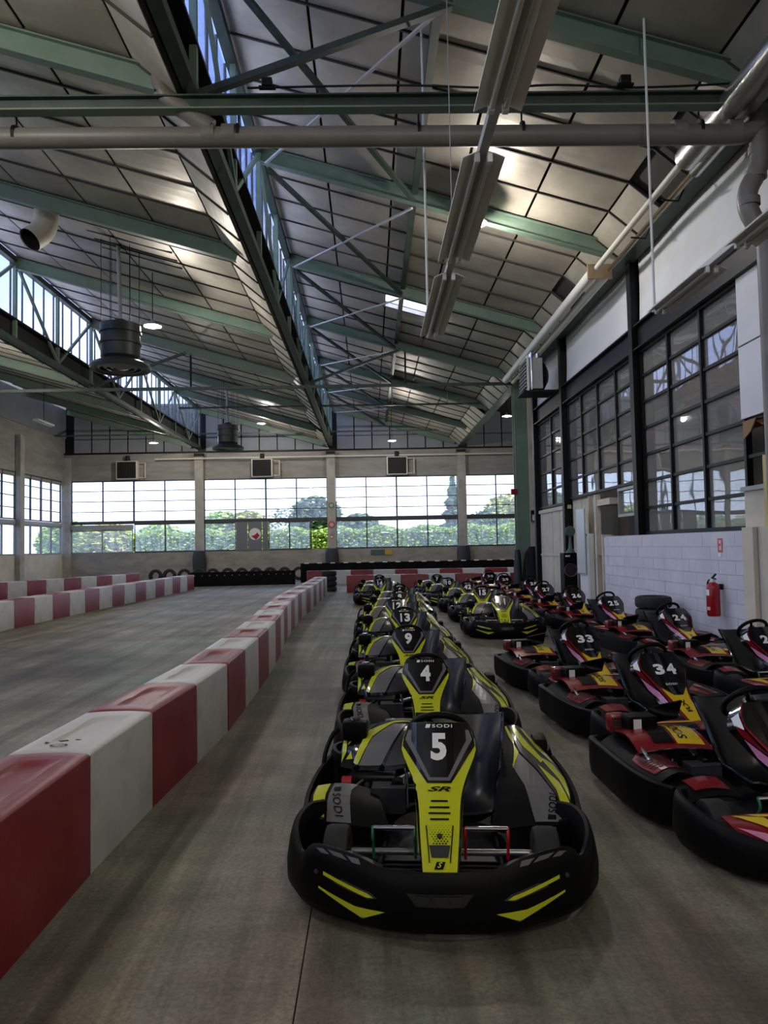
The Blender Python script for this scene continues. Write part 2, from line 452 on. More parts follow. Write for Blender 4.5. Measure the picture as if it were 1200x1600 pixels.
# cast slabs with a narrow sawn joint between them
fx = [-16.9, -12.2, -6.4, -1.95, -.31, 6.6, 12.5]
M_jnt = mat('floor_joint', '#5a564c', .9)
obj('slab_joint', B().box(((XL+12.5)/2, (YB+YF)/2, -.13), (12.5-XL, YF-YB, .2)), M_jnt, fl)
for a, b_ in zip(fx, fx[1:]):
    obj('slab', B().box(((a+b_)/2, (YB+YF)/2, -.04), (b_-a-.006, YF-YB, .08)), M_floor, fl)

# ---- roof
def ceil_profile(i):
    xa, xb = XT[i], XT[i+1]
    return [(xa+.05, ZTOP), (xb-.72, 7.75), (xb-.16, 7.28)]
def zceil(x, i):
    return interp(ceil_profile(i), x)
ROW = 1.07
M_sky = glass('skylight_sheet', haze=.5, hcol=(.95, .96, .95))
SKY_ROW = 17
M_roof = mat('pale_bounce_sheet', '#e4e2dc', .7)  # unseen outer sheet, added pale to bounce sunlight through the north lights
for i in range(4):
    ce = struct(empty('ceiling', (0, 0, 0)))
    pr = ceil_profile(i)
    # opaque deck above the lining, its underside shows as the dark joints
    y0, y1 = YB, YF
    if i == 3: y0 = YB
    sky = (20.62+.04, 20.62+1.03, .57, 1.88) if i == 2 else None
    def strip(nm, m, dz, th, xa, xb, ya, yb, n=10):
        def dk(u, v):
            x = xa+(xb-xa)*u; return (x, ya+(yb-ya)*v, zceil(x, i)+dz)
        obj(nm, B().shell(dk, n, 1, -th), m, ce)
    for nm, m, dz, th in (('roof_deck', M_joint, .10, .08), ('roof_bounce_sheet', M_roof, .30, .03)):
        x0, x1 = pr[0][0], pr[2][0]
        for a, b_ in ([(y0, y1)] if not sky else [(y0, sky[0]), (sky[1], y1)]):
            strip(nm, m, dz, th, x0, pr[1][0], a, b_); strip(nm, m, dz, th, pr[1][0], x1, a, b_, 2)
        if sky:
            strip(nm, m, dz, th, x0, sky[2], sky[0], sky[1]); strip(nm, m, dz, th, sky[3], pr[1][0], sky[0], sky[1]); strip(nm, m, dz, th, pr[1][0], x1, sky[0], sky[1], 2)
    if sky:
        strip('skylight_pane', M_sky, .12, .01, sky[2], sky[3], sky[0], sky[1], 1)
        for a, b_ in ((sky[0]-.03, sky[0]), (sky[1], sky[1]+.03)): strip('skylight_frame', M_white, -.02, .3, sky[2], sky[3], a, b_, 1)
    xs = [pr[0][0]+(pr[1][0]-pr[0][0])*k/5 for k in range(6)]
    if i == 3: continue
    segs = [((xs[k], zceil(xs[k], i)), (xs[k+1], zceil(xs[k+1], i))) for k in range(5)]+[(pr[1], pr[2])]
    vis0 = 2.0 if i == 2 else (4.0 if i == 1 else 18.0)
    rows = [FR[3]+ROW*k for k in range(-12, 40)]
    rows = [r for r in rows if vis0 <= r < YF-.2]
    for s_, ((xa, za), (xb, zb)) in enumerate(segs):
        t = Vector((xb-xa, 0, zb-za)); Ln = t.length; t.normalize(); nrm = Vector((-t.z, 0, t.x))
        g = .024 if s_ < 5 else .015
        def pan(u, v, Ln=Ln):
            return (0, 0, 0)
        b = B(); W = Ln-2*g; D = ROW-.05
        # shallow cushion: edge at joint level, centre slightly bellied down
        def cus(u, v, W=W, D=D):
            return ((u-.5)*W, (v-.5)*D, -.018*math.sin(PI*u)**.6*math.sin(PI*v)**.6 if 0 < u < 1 and 0 < v < 1 else 0)
        b.grid(cus, 4, 4)
        b.box((0, 0, .012), (W, D, .012))
        me = b.mesh('ceiling_panel'); me.materials.append(M_panel)
        rot = (0, -math.atan2(t.z, t.x), 0)
        cx, cz = (xa+xb)/2, (za+zb)/2
        missing = {(2, 5): (7, 8, 13, 26), (1, 5): (28,), (2, 2): (SKY_ROW,)}.get((i, s_), ())
        for k, r in enumerate(rows):
            if k in missing: continue
            inst('ceiling_panel', me, ce, (cx, r+ROW/2, cz), rot)
        if s_ in (0, 5):
            L2 = (segs[4][1][0]-segs[0][0][0])/t.x if s_ == 0 else Ln
            jm = B().box((0, 0, 0), (L2, .03, .05)).mesh('joint_strip'); jm.materials.append(M_joint)
            c0 = Vector((xa, 0, za))+t*(L2/2)
            for r in rows: inst('joint_strip', jm, ce, (c0.x, r, c0.z-.002), rot)
        # plain sheet for the part of the bay out of sight
        if vis0 > YB:
            obj('ceiling_sheet', B().box((0, 0, 0), (W, rows[0]-YB, .03)), M_panel, ce, loc=(cx, (rows[0]+YB)/2, cz)).rotation_euler = rot
    # rafters: green I-beams under the lining
    xa, xb = pr[0][0]+.05, XT[i+1]-.35
    slope = (7.75-ZTOP)/(pr[1][0]-pr[0][0])
    ang = math.atan(slope); Ln = (xb-xa)/math.cos(ang)
    b = B(); b.box((0, 0, -.17), (Ln, .018, .28)); b.box((0, 0, -.305), (Ln, .15, .02)); b.box((0, 0, -.03), (Ln, .15, .02))
    rme = b.mesh('rafter'); rme.materials.append(M_green)
    for y in FR:
        if y < 3: continue
        inst('rafter', rme, ce, ((xa+xb)/2, y if y < 40 else 40.75, ZTOP+slope*((xa+xb)/2-pr[0][0])-.02), (0, -ang, 0))
# flat purlin tubes under the right-hand bay
# ---- north-light trusses
def truss(i, label):
    X = XT[i]
    t = thing('roof_truss', label, 'roof truss', (X, 0, 0))
    obj('top_chord', B().box((0, (YB+YF)/2, 9.55), (.16, YF-YB, .16)), M_dgreen, t)
    obj('bottom_chord', B().box((.0, (YB+YF)/2, 7.36), (.16, YF-YB, .14)), M_dgreen, t)
    obj('gutter_wall', B().box((-.13, (YB+YF)/2, 7.62), (.05, YF-YB, .66)), M_dark, t)
    obj('gutter_ledge', B().box((-.02, (YB+YF)/2, 7.93), (.22, YF-YB, .05)), M_black, t)
    P0, P1 = 7.42, 9.48
    post = B(); post.box((.03, 0, (P0+P1)/2), (.09, .09, P1-P0)); pm = post.mesh('post'); pm.materials.append(M_green)
    dg = {}
    for s_ in (1, -1):
        b = B(); L = 2.675; b.box((0, 0, 0), (.06, math.hypot(L, P1-P0), .08), rot=Matrix.Rotation(math.atan2(P1-P0, L)*s_, 3, 'X'))
        dg[s_] = b.mesh('diagonal'); dg[s_].materials.append(M_green)
    ys = [y for y in FR if y > 2]
    for y in ys:
        yy = min(y, 40.7)
        inst('post', pm, t, (0, yy, 0)); 
        if y < 40: inst('post', pm, t, (0, y+2.675, 0))
        if y < 40:
            inst('diagonal', dg[-1], t, (.05, y+1.3375, (P0+P1)/2)); inst('diagonal', dg[1], t, (.05, y+4.0125, (P0+P1)/2))
    # patent glazing: single panes between thin bars
    G0, G1, wp = 7.95, 9.5, .669
    pme = B().box((0, 0, (G0+G1)/2), (.008, wp-.03, G1-G0)).mesh('glass_pane'); pme.materials.append(M_glassn)
    bme = B().box((0, 0, (G0+G1)/2), (.045, .03, G1-G0)).mesh('glazing_bar'); bme.materials.append(M_winf)
    y = 3.5
    while y < YF-.3:
        inst('glass_pane', pme, t, (-.1, y+wp/2, 0)); inst('glazing_bar', bme, t, (-.1, y, 0)); y += wp
    obj('glass_sheet', B().box((-.1, (YB+3.5)/2, (G0+G1)/2), (.008, 3.5-YB, G1-G0)), M_glassn, t)
    return t
truss(1, 'green lattice truss with glazed north light over the far left bay')
truss(2, 'green lattice truss with glazed north light above the middle of the hall')
# valley beam on the right
vb = thing('valley_beam', 'dark steel valley beam running along the top of the right wall', 'beam', (5.2, 0, 0))
obj('web', B().box((0, (YB+YF)/2, 7.45), (.1, YF-YB, .5)), M_black, vb)
obj('flange', B().box((-.05, (YB+YF)/2, 7.22), (.3, YF-YB, .05)), M_dgreen, vb)
obj('upstand', B().box((.0, (YB+YF)/2, 8.6), (.06, YF-YB, 2.1)), M_gable, vb)

# wind bracing under the right-hand bay
def bar(name, p, q, wdt, m, parent=None):
    p, q = Vector(p), Vector(q); d = q-p
    b = B().box((0, 0, 0), (wdt, wdt*.8, d.length))
    o = obj(name, b, m, parent); o.location = (p+q)/2; o.rotation_mode = 'QUATERNION'; o.rotation_quaternion = d.to_track_quat('Z', 'Y')
    return o
wb = thing('wind_bracing', 'thin crossing green bracing bars under the middle roof slope', 'bracing')
for k in range(len(FR)-1):
    ya, yb = FR[k], FR[k+1]
    if yb < 8: continue
    xa, xb = -1.9, .95
    bar('brace', (xa, ya+.15, zceil(xa, 2)-.36), (xb, yb-.15, zceil(xb, 2)-.33), .09, M_dgreen, wb)
    bar('brace_rod', (xa, yb-.15, zceil(xa, 2)-.4), (xb, ya+.15, zceil(xb, 2)-.36), .045, M_grey, wb)
pl = thing('purlin', 'long dark green purlin along the middle roof slope', 'beam', (1.0, 0, 0))
obj('purlin_bar', B().box((0, (YB+YF)/2, zceil(1.0, 2)-.09), (.12, YF-YB, .13)), M_dgreen, pl)

# ---- main ties at the column frames
def tie(y, label, heavy):
    t = thing('tie_beam', label, 'beam', (0, y, 0))
    if heavy:
        b = B(); b.box((-5.7, 0, 7.17), (22.0, .02, .15)); obj('web', b, M_dgreen, t)
        obj('top_flange', B().box((-5.7, 0, 7.25), (22.0, .16, .02)), M_dgreen, t)
        obj('bottom_flange', B().box((-5.7, 0, 7.09), (22.0, .16, .02)), M_green, t)
    else:
        obj('tie_bar', B().box((-5.7, 0, 7.18), (22.0, .10, .10)), M_dgreen, t)
    for i in (1, 2):
        xa = XT[i]
        if xa+3 > 5: continue
        bar('raking_strut', (xa+.1, 0, 7.3), (xa+3.25, 0, zceil(xa+3.25, i)-.3), .10, M_dgreen, t)
        if not heavy: bar('hanger', (xa+3.4, 0, 7.2), (xa+3.4, 0, zceil(xa+3.4, i)-.3), .06, M_black, t)
    return t
tie(8.85, 'heavy green tie beam crossing the hall above the grey pipe', True)
tie(24.9, 'dark tie bar crossing the hall at the green column', False)
t30 = thing('tie_beam', 'thin tie rod crossing the hall beyond the green column', 'beam', (0, 30.25, 0))
obj('tie_bar', B().box((-1.6, 0, 7.55), (12.4, .07, .07)), M_dgreen, t30)
for x in (1.0, 3.3): obj('hanger', B().box((x, 0, 8.0), (.04, .04, .9)), M_grey, t30)
t40 = thing('tie_beam', 'thin tie rod in front of the gable of the far wall', 'beam', (0, 39.6, 0))
obj('tie_bar', B().box((-5.8, 0, 7.95), (22, .07, .07)), M_dgreen, t40)

# ---- far wall
wf = struct(empty('wall_far', (0, YF, 0)))
ZS, ZW, ZT2 = 1.62, 5.62, 7.12
obj('sill_wall', B().box(((XL+12.5)/2, .12, ZS/2), (12.5-XL, .2, ZS)), M_conc, wf)
obj('lintel_wall', B().box(((XL+12.5)/2, .12, (ZW+ZT2)/2), (12.5-XL, .2, ZT2-ZW)), M_concd, wf)
obj('lintel_rail', B().box(((XL+12.5)/2, .0, ZT2+.02), (12.5-XL, .16, .09)), M_black, wf)
PILX = [-16.75, -9.43, -2.13, 5.15, 12.4]
for x in PILX: obj('pilaster', B().box((x, -.08, 3.45), (.46, .3, 6.9)), M_pil, wf)
for x in PILX[1:4]: obj('corbel', B().box((x, -.1, 6.95), (.5, .4, .16)), M_dark, wf)
# gable sheets with dark cover bars
gm = {}
for i in range(4):
    x = XT[i]+.3
    while x < XT[i+1]-.15:
        x2 = min(x+.98, XT[i+1]-.1)
        zt = zceil((x+x2)/2, i)+.05
        for (za, zb) in ((ZT2+.05, 7.92), (7.96, zt)):
            if zb-za > .1: obj('gable_sheet', B().box(((x+x2)/2, .05, (za+zb)/2), (x2-x-.05, .04, zb-za)), M_gable, wf)
        x += 1.0
obj('gable_backing', B().prism([(XL, ZT2), (12.5, ZT2), (12.5, 9.9), (XL, 9.9)], 1, .09, .16), M_black, wf)

def window(name, u0, u1, place, z0, z1, cols, rows, gl, fm, bars_w=.06, thin=.04, skip=(), mid_w=None):
    """place(u,z,d) -> world; builds frame, mullions, glazing bars and panes as children"""
    W = struct(empty(name)); n = cols
    def bx(nm, ua, ub, za, zb, d, m, dep=0):
        p, q = place(ua, za, dep-d/2), place(ub, zb, dep+d/2)
        c = [(a+b_)/2 for a, b_ in zip(p, q)]; s_ = [max(abs(a-b_), .004) for a, b_ in zip(p, q)]
        o = obj(nm, B().box((0, 0, 0), s_), m, W, loc=c); return o
    bx('frame_bottom', u0, u1, z0, z0+bars_w, .1, fm); bx('frame_top', u0, u1, z1-bars_w, z1, .1, fm)
    cw = (u1-u0)/cols; rh = (z1-z0)/rows
    for k in range(cols+1):
        ww = bars_w*(1.4 if (mid_w and k == cols//2) else 1.0); u = u0+cw*k
        bx('mullion', max(u0, u-ww/2), min(u1, u+ww/2), z0, z1, .09, fm)
    for r in range(1, rows): bx('glazing_bar', u0, u1, z0+rh*r-thin/2, z0+rh*r+thin/2, .05, fm)
    p, q = place(u0+.02, z0+.01, -.004), place(u0+cw-.02, z0+rh-.01, .004)
    s_ = [max(abs(a-b_), .006) for a, b_ in zip(p, q)]
    pm = B().box((0, 0, 0), s_).mesh('pane'); pm.materials.append(gl)
    for k in range(cols):
        for r in range(rows):
            if (k, r) in skip: continue
            inst('pane', pm, W, place(u0+cw*(k+.5), z0+rh*(r+.5), .02))
    return W
far = lambda u, z, d: (u, YF+.05+d, z)
ZTR = 3.2
wn = 1
lefts = {}
for k in range(4):
    a, b_ = PILX[k]+.24, PILX[k+1]-.24
    window('window_%d' % wn, a, b_, far, ZTR+.12, ZW, 4, 4, M_glass, M_winf, mid_w=1); wn += 1
    if k == 1:
        window('window_%d' % wn, a, a+1.72, far, ZS, ZTR, 1, 1, M_glassh, M_winf); wn += 1
        window('window_%d' % wn, a+3.55, a+5.85, far, ZS, ZTR, 2, 1, M_glassh, M_winf); wn += 1
        d = struct(empty('door_1', (a+1.75, YF, 0)), 'grey door panels with a round red and white sticker')
        M_dgrey = mat('grey_door', '#6e7279', .5)
        for x0, x1 in ((0, .62), (.66, 1.42), (1.46, 1.76)): obj('door_panel', B().rbox(((x0+x1)/2, .02, (ZS+ZTR)/2), (x1-x0, .06, ZTR-ZS), .01), M_dgrey, d)
        obj('door_sticker', B().lathe([(.001, -.02), (.33, -.02), (.33, -.012), (.001, -.012)], 28, c=(1.04, 0, 2.52), axis='y'), M_white, d)
        st = B(); st.prism([(.82, 2.42), (1.1, 2.2), (1.3, 2.42), (1.18, 2.6), (1.0, 2.45)], 1, -.03, -.022); obj('sticker_print', st, M_red, d)
        obj('post', B().box((a+5.9, YF+.05, (ZS+ZTR)/2), (.06, .1, ZTR-ZS)), M_winf, wf).location = (0, -YF, 0)
    elif k == 0:
        window('window_%d' % wn, a, a+3.35, far, ZS, ZTR-.3, 2, 1, M_glassh, M_winl); wn += 1
        window('window_%d' % wn, a+3.45, b_, far, ZS, ZTR, 2, 1, M_glassh, M_winf); wn += 1
        obj('roller_box', B().rbox((a+1.7, -.02, ZTR-.16), (3.4, .2, .26), .02), M_winl, wf)
    else:
        window('window_%d' % wn, a, b_, far, ZS, ZTR, 4, 1, M_glassh, M_winf, mid_w=1); wn += 1
    obj('transom', B().box(((a+b_)/2, .05, ZTR+.06), (b_-a, .12, .12)), M_winf, wf)

# ---- left wall
wl = struct(empty('wall_left', (XL, 0, 0)))
obj('sill_wall', B().box((-.12, (YB+YF)/2, ZS/2), (.2, YF-YB, ZS)), M_cream, wl)
obj('lintel_wall', B().box((-.12, (YB+YF)/2+.2, (ZW+8.2)/2-.1), (.2, YF-YB+.4, 8.2-ZW+.2)), M_concd, wl)
obj('clerestory_wall', B().box((-.12, (YB+YF)/2+.2, 9.0), (.34, YF-YB+.4, 2.0)), M_gable, wl)
lw = lambda u, z, d: (XL-.05-d, u, z)
PY = [YB]+[y for y in FR if y > -8]
PY[-1] = YF-.2
for k in range(len(PY)-1):
    y0, y1 = PY[k]+.22, PY[k+1]-.22
    obj('pilaster', B().box((.08, PY[k], 3.7), (.3, .44, 7.4)), M_pil, wl)
    if y1 > 24:
        window('window_%d' % wn, y0, y1, lw, ZTR+.12, ZW, 4, 4, M_glass, M_winf, mid_w=1); wn += 1
        window('window_%d' % wn, y0, y1, lw, ZS, ZTR-.1, 4, 1, M_glassh, M_winl, mid_w=1); wn += 1
        obj('transom', B().box((-.03, (y0+y1)/2, ZTR), (.14, y1-y0, .2)), M_winl, wl)
    else:
        window('window_%d' % wn, y0, y1, lw, ZS, ZW, 4, 5, M_glass, M_winf); wn += 1
# ---- wall behind the camera and outer right wall
wk = struct(empty('wall_back', (0, YB, 0)))
obj('wall_sheet', B().box(((XL+12.5)/2, -.1, 4.9), (12.5-XL, .2, 9.8)), M_concd, wk)
wr = struct(empty('wall_outer_right', (12.5, 0, 0)))
obj('wall_sheet', B().box((.1, (YB+YF)/2, 4.9), (.2, YF-YB, 9.8)), M_concd, wr)
ga = struct(empty('wall_back_room', (9.2, 0, 0)))
obj('wall_sheet', B().box((0, 6.4, 3.7), (.1, 36.6, 7.4)), mat('room_wall', '#b5aea4', .8, col2='#9a9287', scale=.7, world=True), ga)
obj('partition', B().box((-1.9, 24.7, 3.7), (3.8, .1, 7.4)), M_cream, ga)
obj('room_ceiling', B().box((-1.95, 6.4, 7.4), (3.9, 36.6, .1)), M_gable, ga)

# ---- glazed right wall
wr2 = struct(empty('wall_right', (XR, 0, 0)))
ZB0, ZB1 = 5.42, 5.88
rw = lambda u, z, d: (XR+.05+d, u, z)
cols_y = [3.5, 8.85, 14.2, 19.55, 23.1]
for y in (3.5, 8.85, 14.2, 19.55, 22.95):
    o = obj('steel_post', B().box((-.02, y, 3.65), (.2, .03, 7.3)), M_black, wr2)
    obj('post_flange', B().box((-.12, y, 3.65), (.02, .2, 7.3)), M_black, wr2)
    obj('post_flange', B().box((.08, y, 3.65), (.02, .2, 7.3)), M_black, wr2)
for a, b_ in zip(cols_y, cols_y[1:]):
    obj('header_beam', B().box((.02, (a+b_)/2, (ZB0+ZB1)/2), (.06, b_-a-.2, ZB1-ZB0)), M_black, wr2)
    obj('header_flange', B().box((-.04, (a+b_)/2, ZB1), (.14, b_-a-.2, .03)), M_black, wr2)
    obj('header_flange', B().box((-.04, (a+b_)/2, ZB0), (.14, b_-a-.2, .03)), M_black, wr2)
    # slack white sheets above the header, slightly bowed
    def sh(u, v, a=a, b_=b_):
        return (.05+.05*math.sin(PI*v)*math.sin(PI*u)-.02*math.sin(9*u+3*v), a+.1+(b_-a-.2)*u, ZB1+(7.24-ZB1)*v)
    obj('white_sheet', B().shell(sh, 16, 10, .01), M_whitep, wr2, smooth=.6)
obj('right_wall_near', B().box((.1, (YB+3.5)/2, 3.7), (.2, 3.5-YB, 7.4)), M_cream, wr2)
M_mull = M_black
window('window_%d' % wn, 8.95, 14.08, rw, 1.83, ZB0, 4, 7, M_glassr, M_mull, skip=[(0, r) for r in range(7)], thin=.05); wn += 1
window('window_%d' % wn, 14.3, 19.45, rw, 2.85, ZB0, 4, 5, M_glassr, M_mull, thin=.05, mid_w=1); wn += 1
window('window_%d' % wn, 19.65, 22.85, rw, 2.75, ZB0, 2, 5, M_glassr, M_mull, thin=.05); wn += 1
window('window_%d' % wn, 3.6, 8.75, rw, 1.83, ZB0, 4, 7, M_glassr, M_mull, thin=.05); wn += 1
window('window_%d' % wn, 14.3, 15.62, rw, 2.22, 2.83, 1, 1, M_glassr, M_winl, thin=.05); wn += 1
# boards on the nearest window column, with an open gap between
obj('white_board', B().rbox((-.01, 9.62, 4.92), (.03, 1.26, .98), .006), M_whitep, wr2)
obj('white_board', B().rbox((-.01, 9.62, 3.9), (.03, 1.26, 1.02), .006), M_whitep, wr2)
obj('gap_shade', B().box((.3, 9.62, 2.9), (.02, 1.26, .95)), M_dark, wr2)  # dark sheet standing in for the shade inside the gap
obj('broken_board', B().prism([(9.9, 3.36), (10.26, 3.36), (10.26, 3.1), (10.05, 3.2)], 0, .0, .02), mat('brown_board', '#8a6a44', .7), wr2)
obj('cream_board', B().rbox((-.01, 9.62, 2.1), (.03, 1.26, .55), .006), M_cream, wr2)
obj('window_strip', B().box((-.04, 9.6, 2.4), (.08, 1.3, .06)), M_winl, wr2)
# painted block wall under the windows
BW = struct(empty('wall_right_block', (XR-.14, 0, 0)))
obj('mortar', B().box((.03, 12.95, .91), (.16, 6.06, 1.82)), mat('block_mortar', '#b9bbc6', .8), BW)
bm_ = B().rbox((0, 0, 0), (.05, .496, .197), .003).mesh('block'); bm_.materials.append(M_lilac)
bh_ = B().rbox((0, 0, 0), (.05, .246, .197), .003).mesh('block'); bh_.materials.append(M_lilac)
for r in range(9):
    y = 9.95 if r % 2 else 10.2
    if r % 2 == 0: inst('block', bh_, BW, (-.05, 10.07, .1+.2*r))
    while y+.5 <= 15.98:
        inst('block', bm_, BW, (-.05+random.uniform(-.0015, .0015), y+.25, .1+.2*r)); y += .5
    if 15.97-y > .15: inst('block', bh_, BW, (-.05, 15.84, .1+.2*r))
obj('end_cap', B().box((0.0, 15.99, .93), (.22, .05, 1.86)), M_cream, BW)
obj('block_end_strip', B().box((.0, 9.8, .93), (.2, .28, 1.86)), M_cream, BW)
obj('near_wall', B().box((.05, 6.65, .93), (.16, 6.0, 1.86)), M_cream, BW)
tag(obj('notice_board', B().rbox((XR-.1, 9.27, 2.33), (.02, .62, .95), .005), mat('yellow_paper', '#c9b67a', .7)), 'yellowed paper notice on the cream wall at the right edge', 'notice')
# cream panels, doors and shelves further along
cb = struct(empty('wall_right_panels', (XR, 0, 0)))
obj('panel_frame', B().box((.02, 21.2, 2.66), (.1, 3.4, .1)), M_cream, cb)
for y0, y1 in ((19.75, 20.5), (20.53, 21.35), (21.38, 22.85)):
    obj('panel', B().rbox((.04, (y0+y1)/2, 1.32), (.05, y1-y0-.02, 2.6), .008), M_cream, cb)
obj('panel_rail', B().box((0, 21.2, 1.35), (.03, 3.2, .05)), M_cream, cb)
for y0, y1 in ((17.6, 18.6), (18.63, 19.45)):
    obj('panel', B().rbox((.12, (y0+y1)/2, 1.4), (.05, y1-y0-.02, 2.8), .008), M_cream, cb)
obj('door_frame', B().box((-.02, 16.98, 1.4), (.12, .12, 2.8)), M_cream, cb)
obj('door_frame', B().box((-.02, 17.5, 1.4), (.1, .06, 2.8)), M_cream, cb)
obj('niche_back', B().box((.5, 16.5, 1.4), (.05, 1.1, 2.8)), mat('niche_brown', '#4f4436', .8), cb)
obj('niche_shelf', B().box((.2, 16.45, 1.42), (.5, .9, .03)), M_winl, cb)
obj('niche_shelf', B().box((.2, 16.45, 2.6), (.5, .9, .14)), M_cream, cb)
obj('dark_recess', B().box((.4, 15.3, 2.0), (.05, 1.5, .6)), mat('dark_brown', '#2d2823', .8), cb)

# ================================================================== KARTS
# kart space: nose towards -Y, +x is the right-hand side seen from the front, origin on the floor at mid length
def mirror(h): return h+[(-x, y, z) for (x, y, z) in h[-2::-1]]
def band(path, prof, n=5):
    """closed cross-section swept along a plan path; prof(ztop) gives [(outset, z), ...]"""
    P = smoothpath(path, n); k = len(P); b = B(); vs = []; m = None
    for i, p in enumerate(P):
        t = P[min(i+1, k-1)]-P[max(i-1, 0)]; t.z = 0; t.normalize()
        nrm = Vector((t.y, -t.x, 0))
        pr = prof(p.z); m = len(pr)
        for (o, z) in pr: vs.append((p.x+nrm.x*o, p.y+nrm.y*o, z))
    fs = [(i*m+j, i*m+(j+1) % m, (i+1)*m+(j+1) % m, (i+1)*m+j) for i in range(k-1) for j in range(m)]
    fs += [tuple(range(m)), tuple((k-1)*m+j for j in range(m))]
    return b.add(vs, fs)
def lbar(b, p, q, r, n=8, mi=0): return b.tube([p, q], r, n, mi)

def wheel(root, x, y, R, wd, side):
    """tyre with a rim as its sub-part"""
    r = R*.52
    t = obj('tyre', B().lathe([(r, -wd*.42), (R*.8, -wd*.5), (R*.95, -wd*.44), (R, -wd*.30), (R, wd*.30), (R*.95, wd*.44), (R*.8, wd*.5), (r, wd*.42)], 22, axis='x', closed=True), M_tyre, root, smooth=.7, loc=(x, y, R))
    rim = B().lathe([(.015, wd*.30*side), (r*.45, wd*.32*side), (r*.6, wd*.2*side), (r*.85, wd*.22*side), (r*1.04, wd*.45*side), (r*1.0, wd*.36*side), (r*.95, -wd*.4*side), (.015, -wd*.4*side)], 16, axis='x')
    obj('rim', rim, M_alu, t, smooth=.5)
    return t

PANEL = [(0, (-.78, .22)), (.543, (-.33, .43)), (.814, (-.15, .60)), (1, (-.03, .715))]
PW = [(0, .078), (.25, .094), (.5, .110), (.62, .135), (.8, .198), (.85, .2), (.93, .185), (1, .15)]
def panel_fn(x, t):
    y, z = sinterp(PANEL, t)
    return (x, y+.5*x*x, z-.25*x*x)

def seat_fn(u, v):
    y, z = sinterp([(0, (.02, .19)), (.16, (.10, .115)), (.38, (.34, .10)), (.55, (.48, .17)), (.75, (.57, .36)), (1, (.66, .60))], u)
    wv = sinterp([(0, .17), (.2, .20), (.45, .225), (.7, .26), (1, .29)], u)
    s = v*2-1; a = abs(s)
    lift = interp([(0, .02), (.3, .13), (.6, .16), (.8, .13), (1, .07)], u)*a**3
    dirs = interp([(0, (0, 1)), (.3, (0, 1)), (.6, (-.75, .66)), (1, (-.95, .3))], u)
    return (.13+wv*s*(1-.06*a), y+dirs[0]*lift, z+dirs[1]*lift)

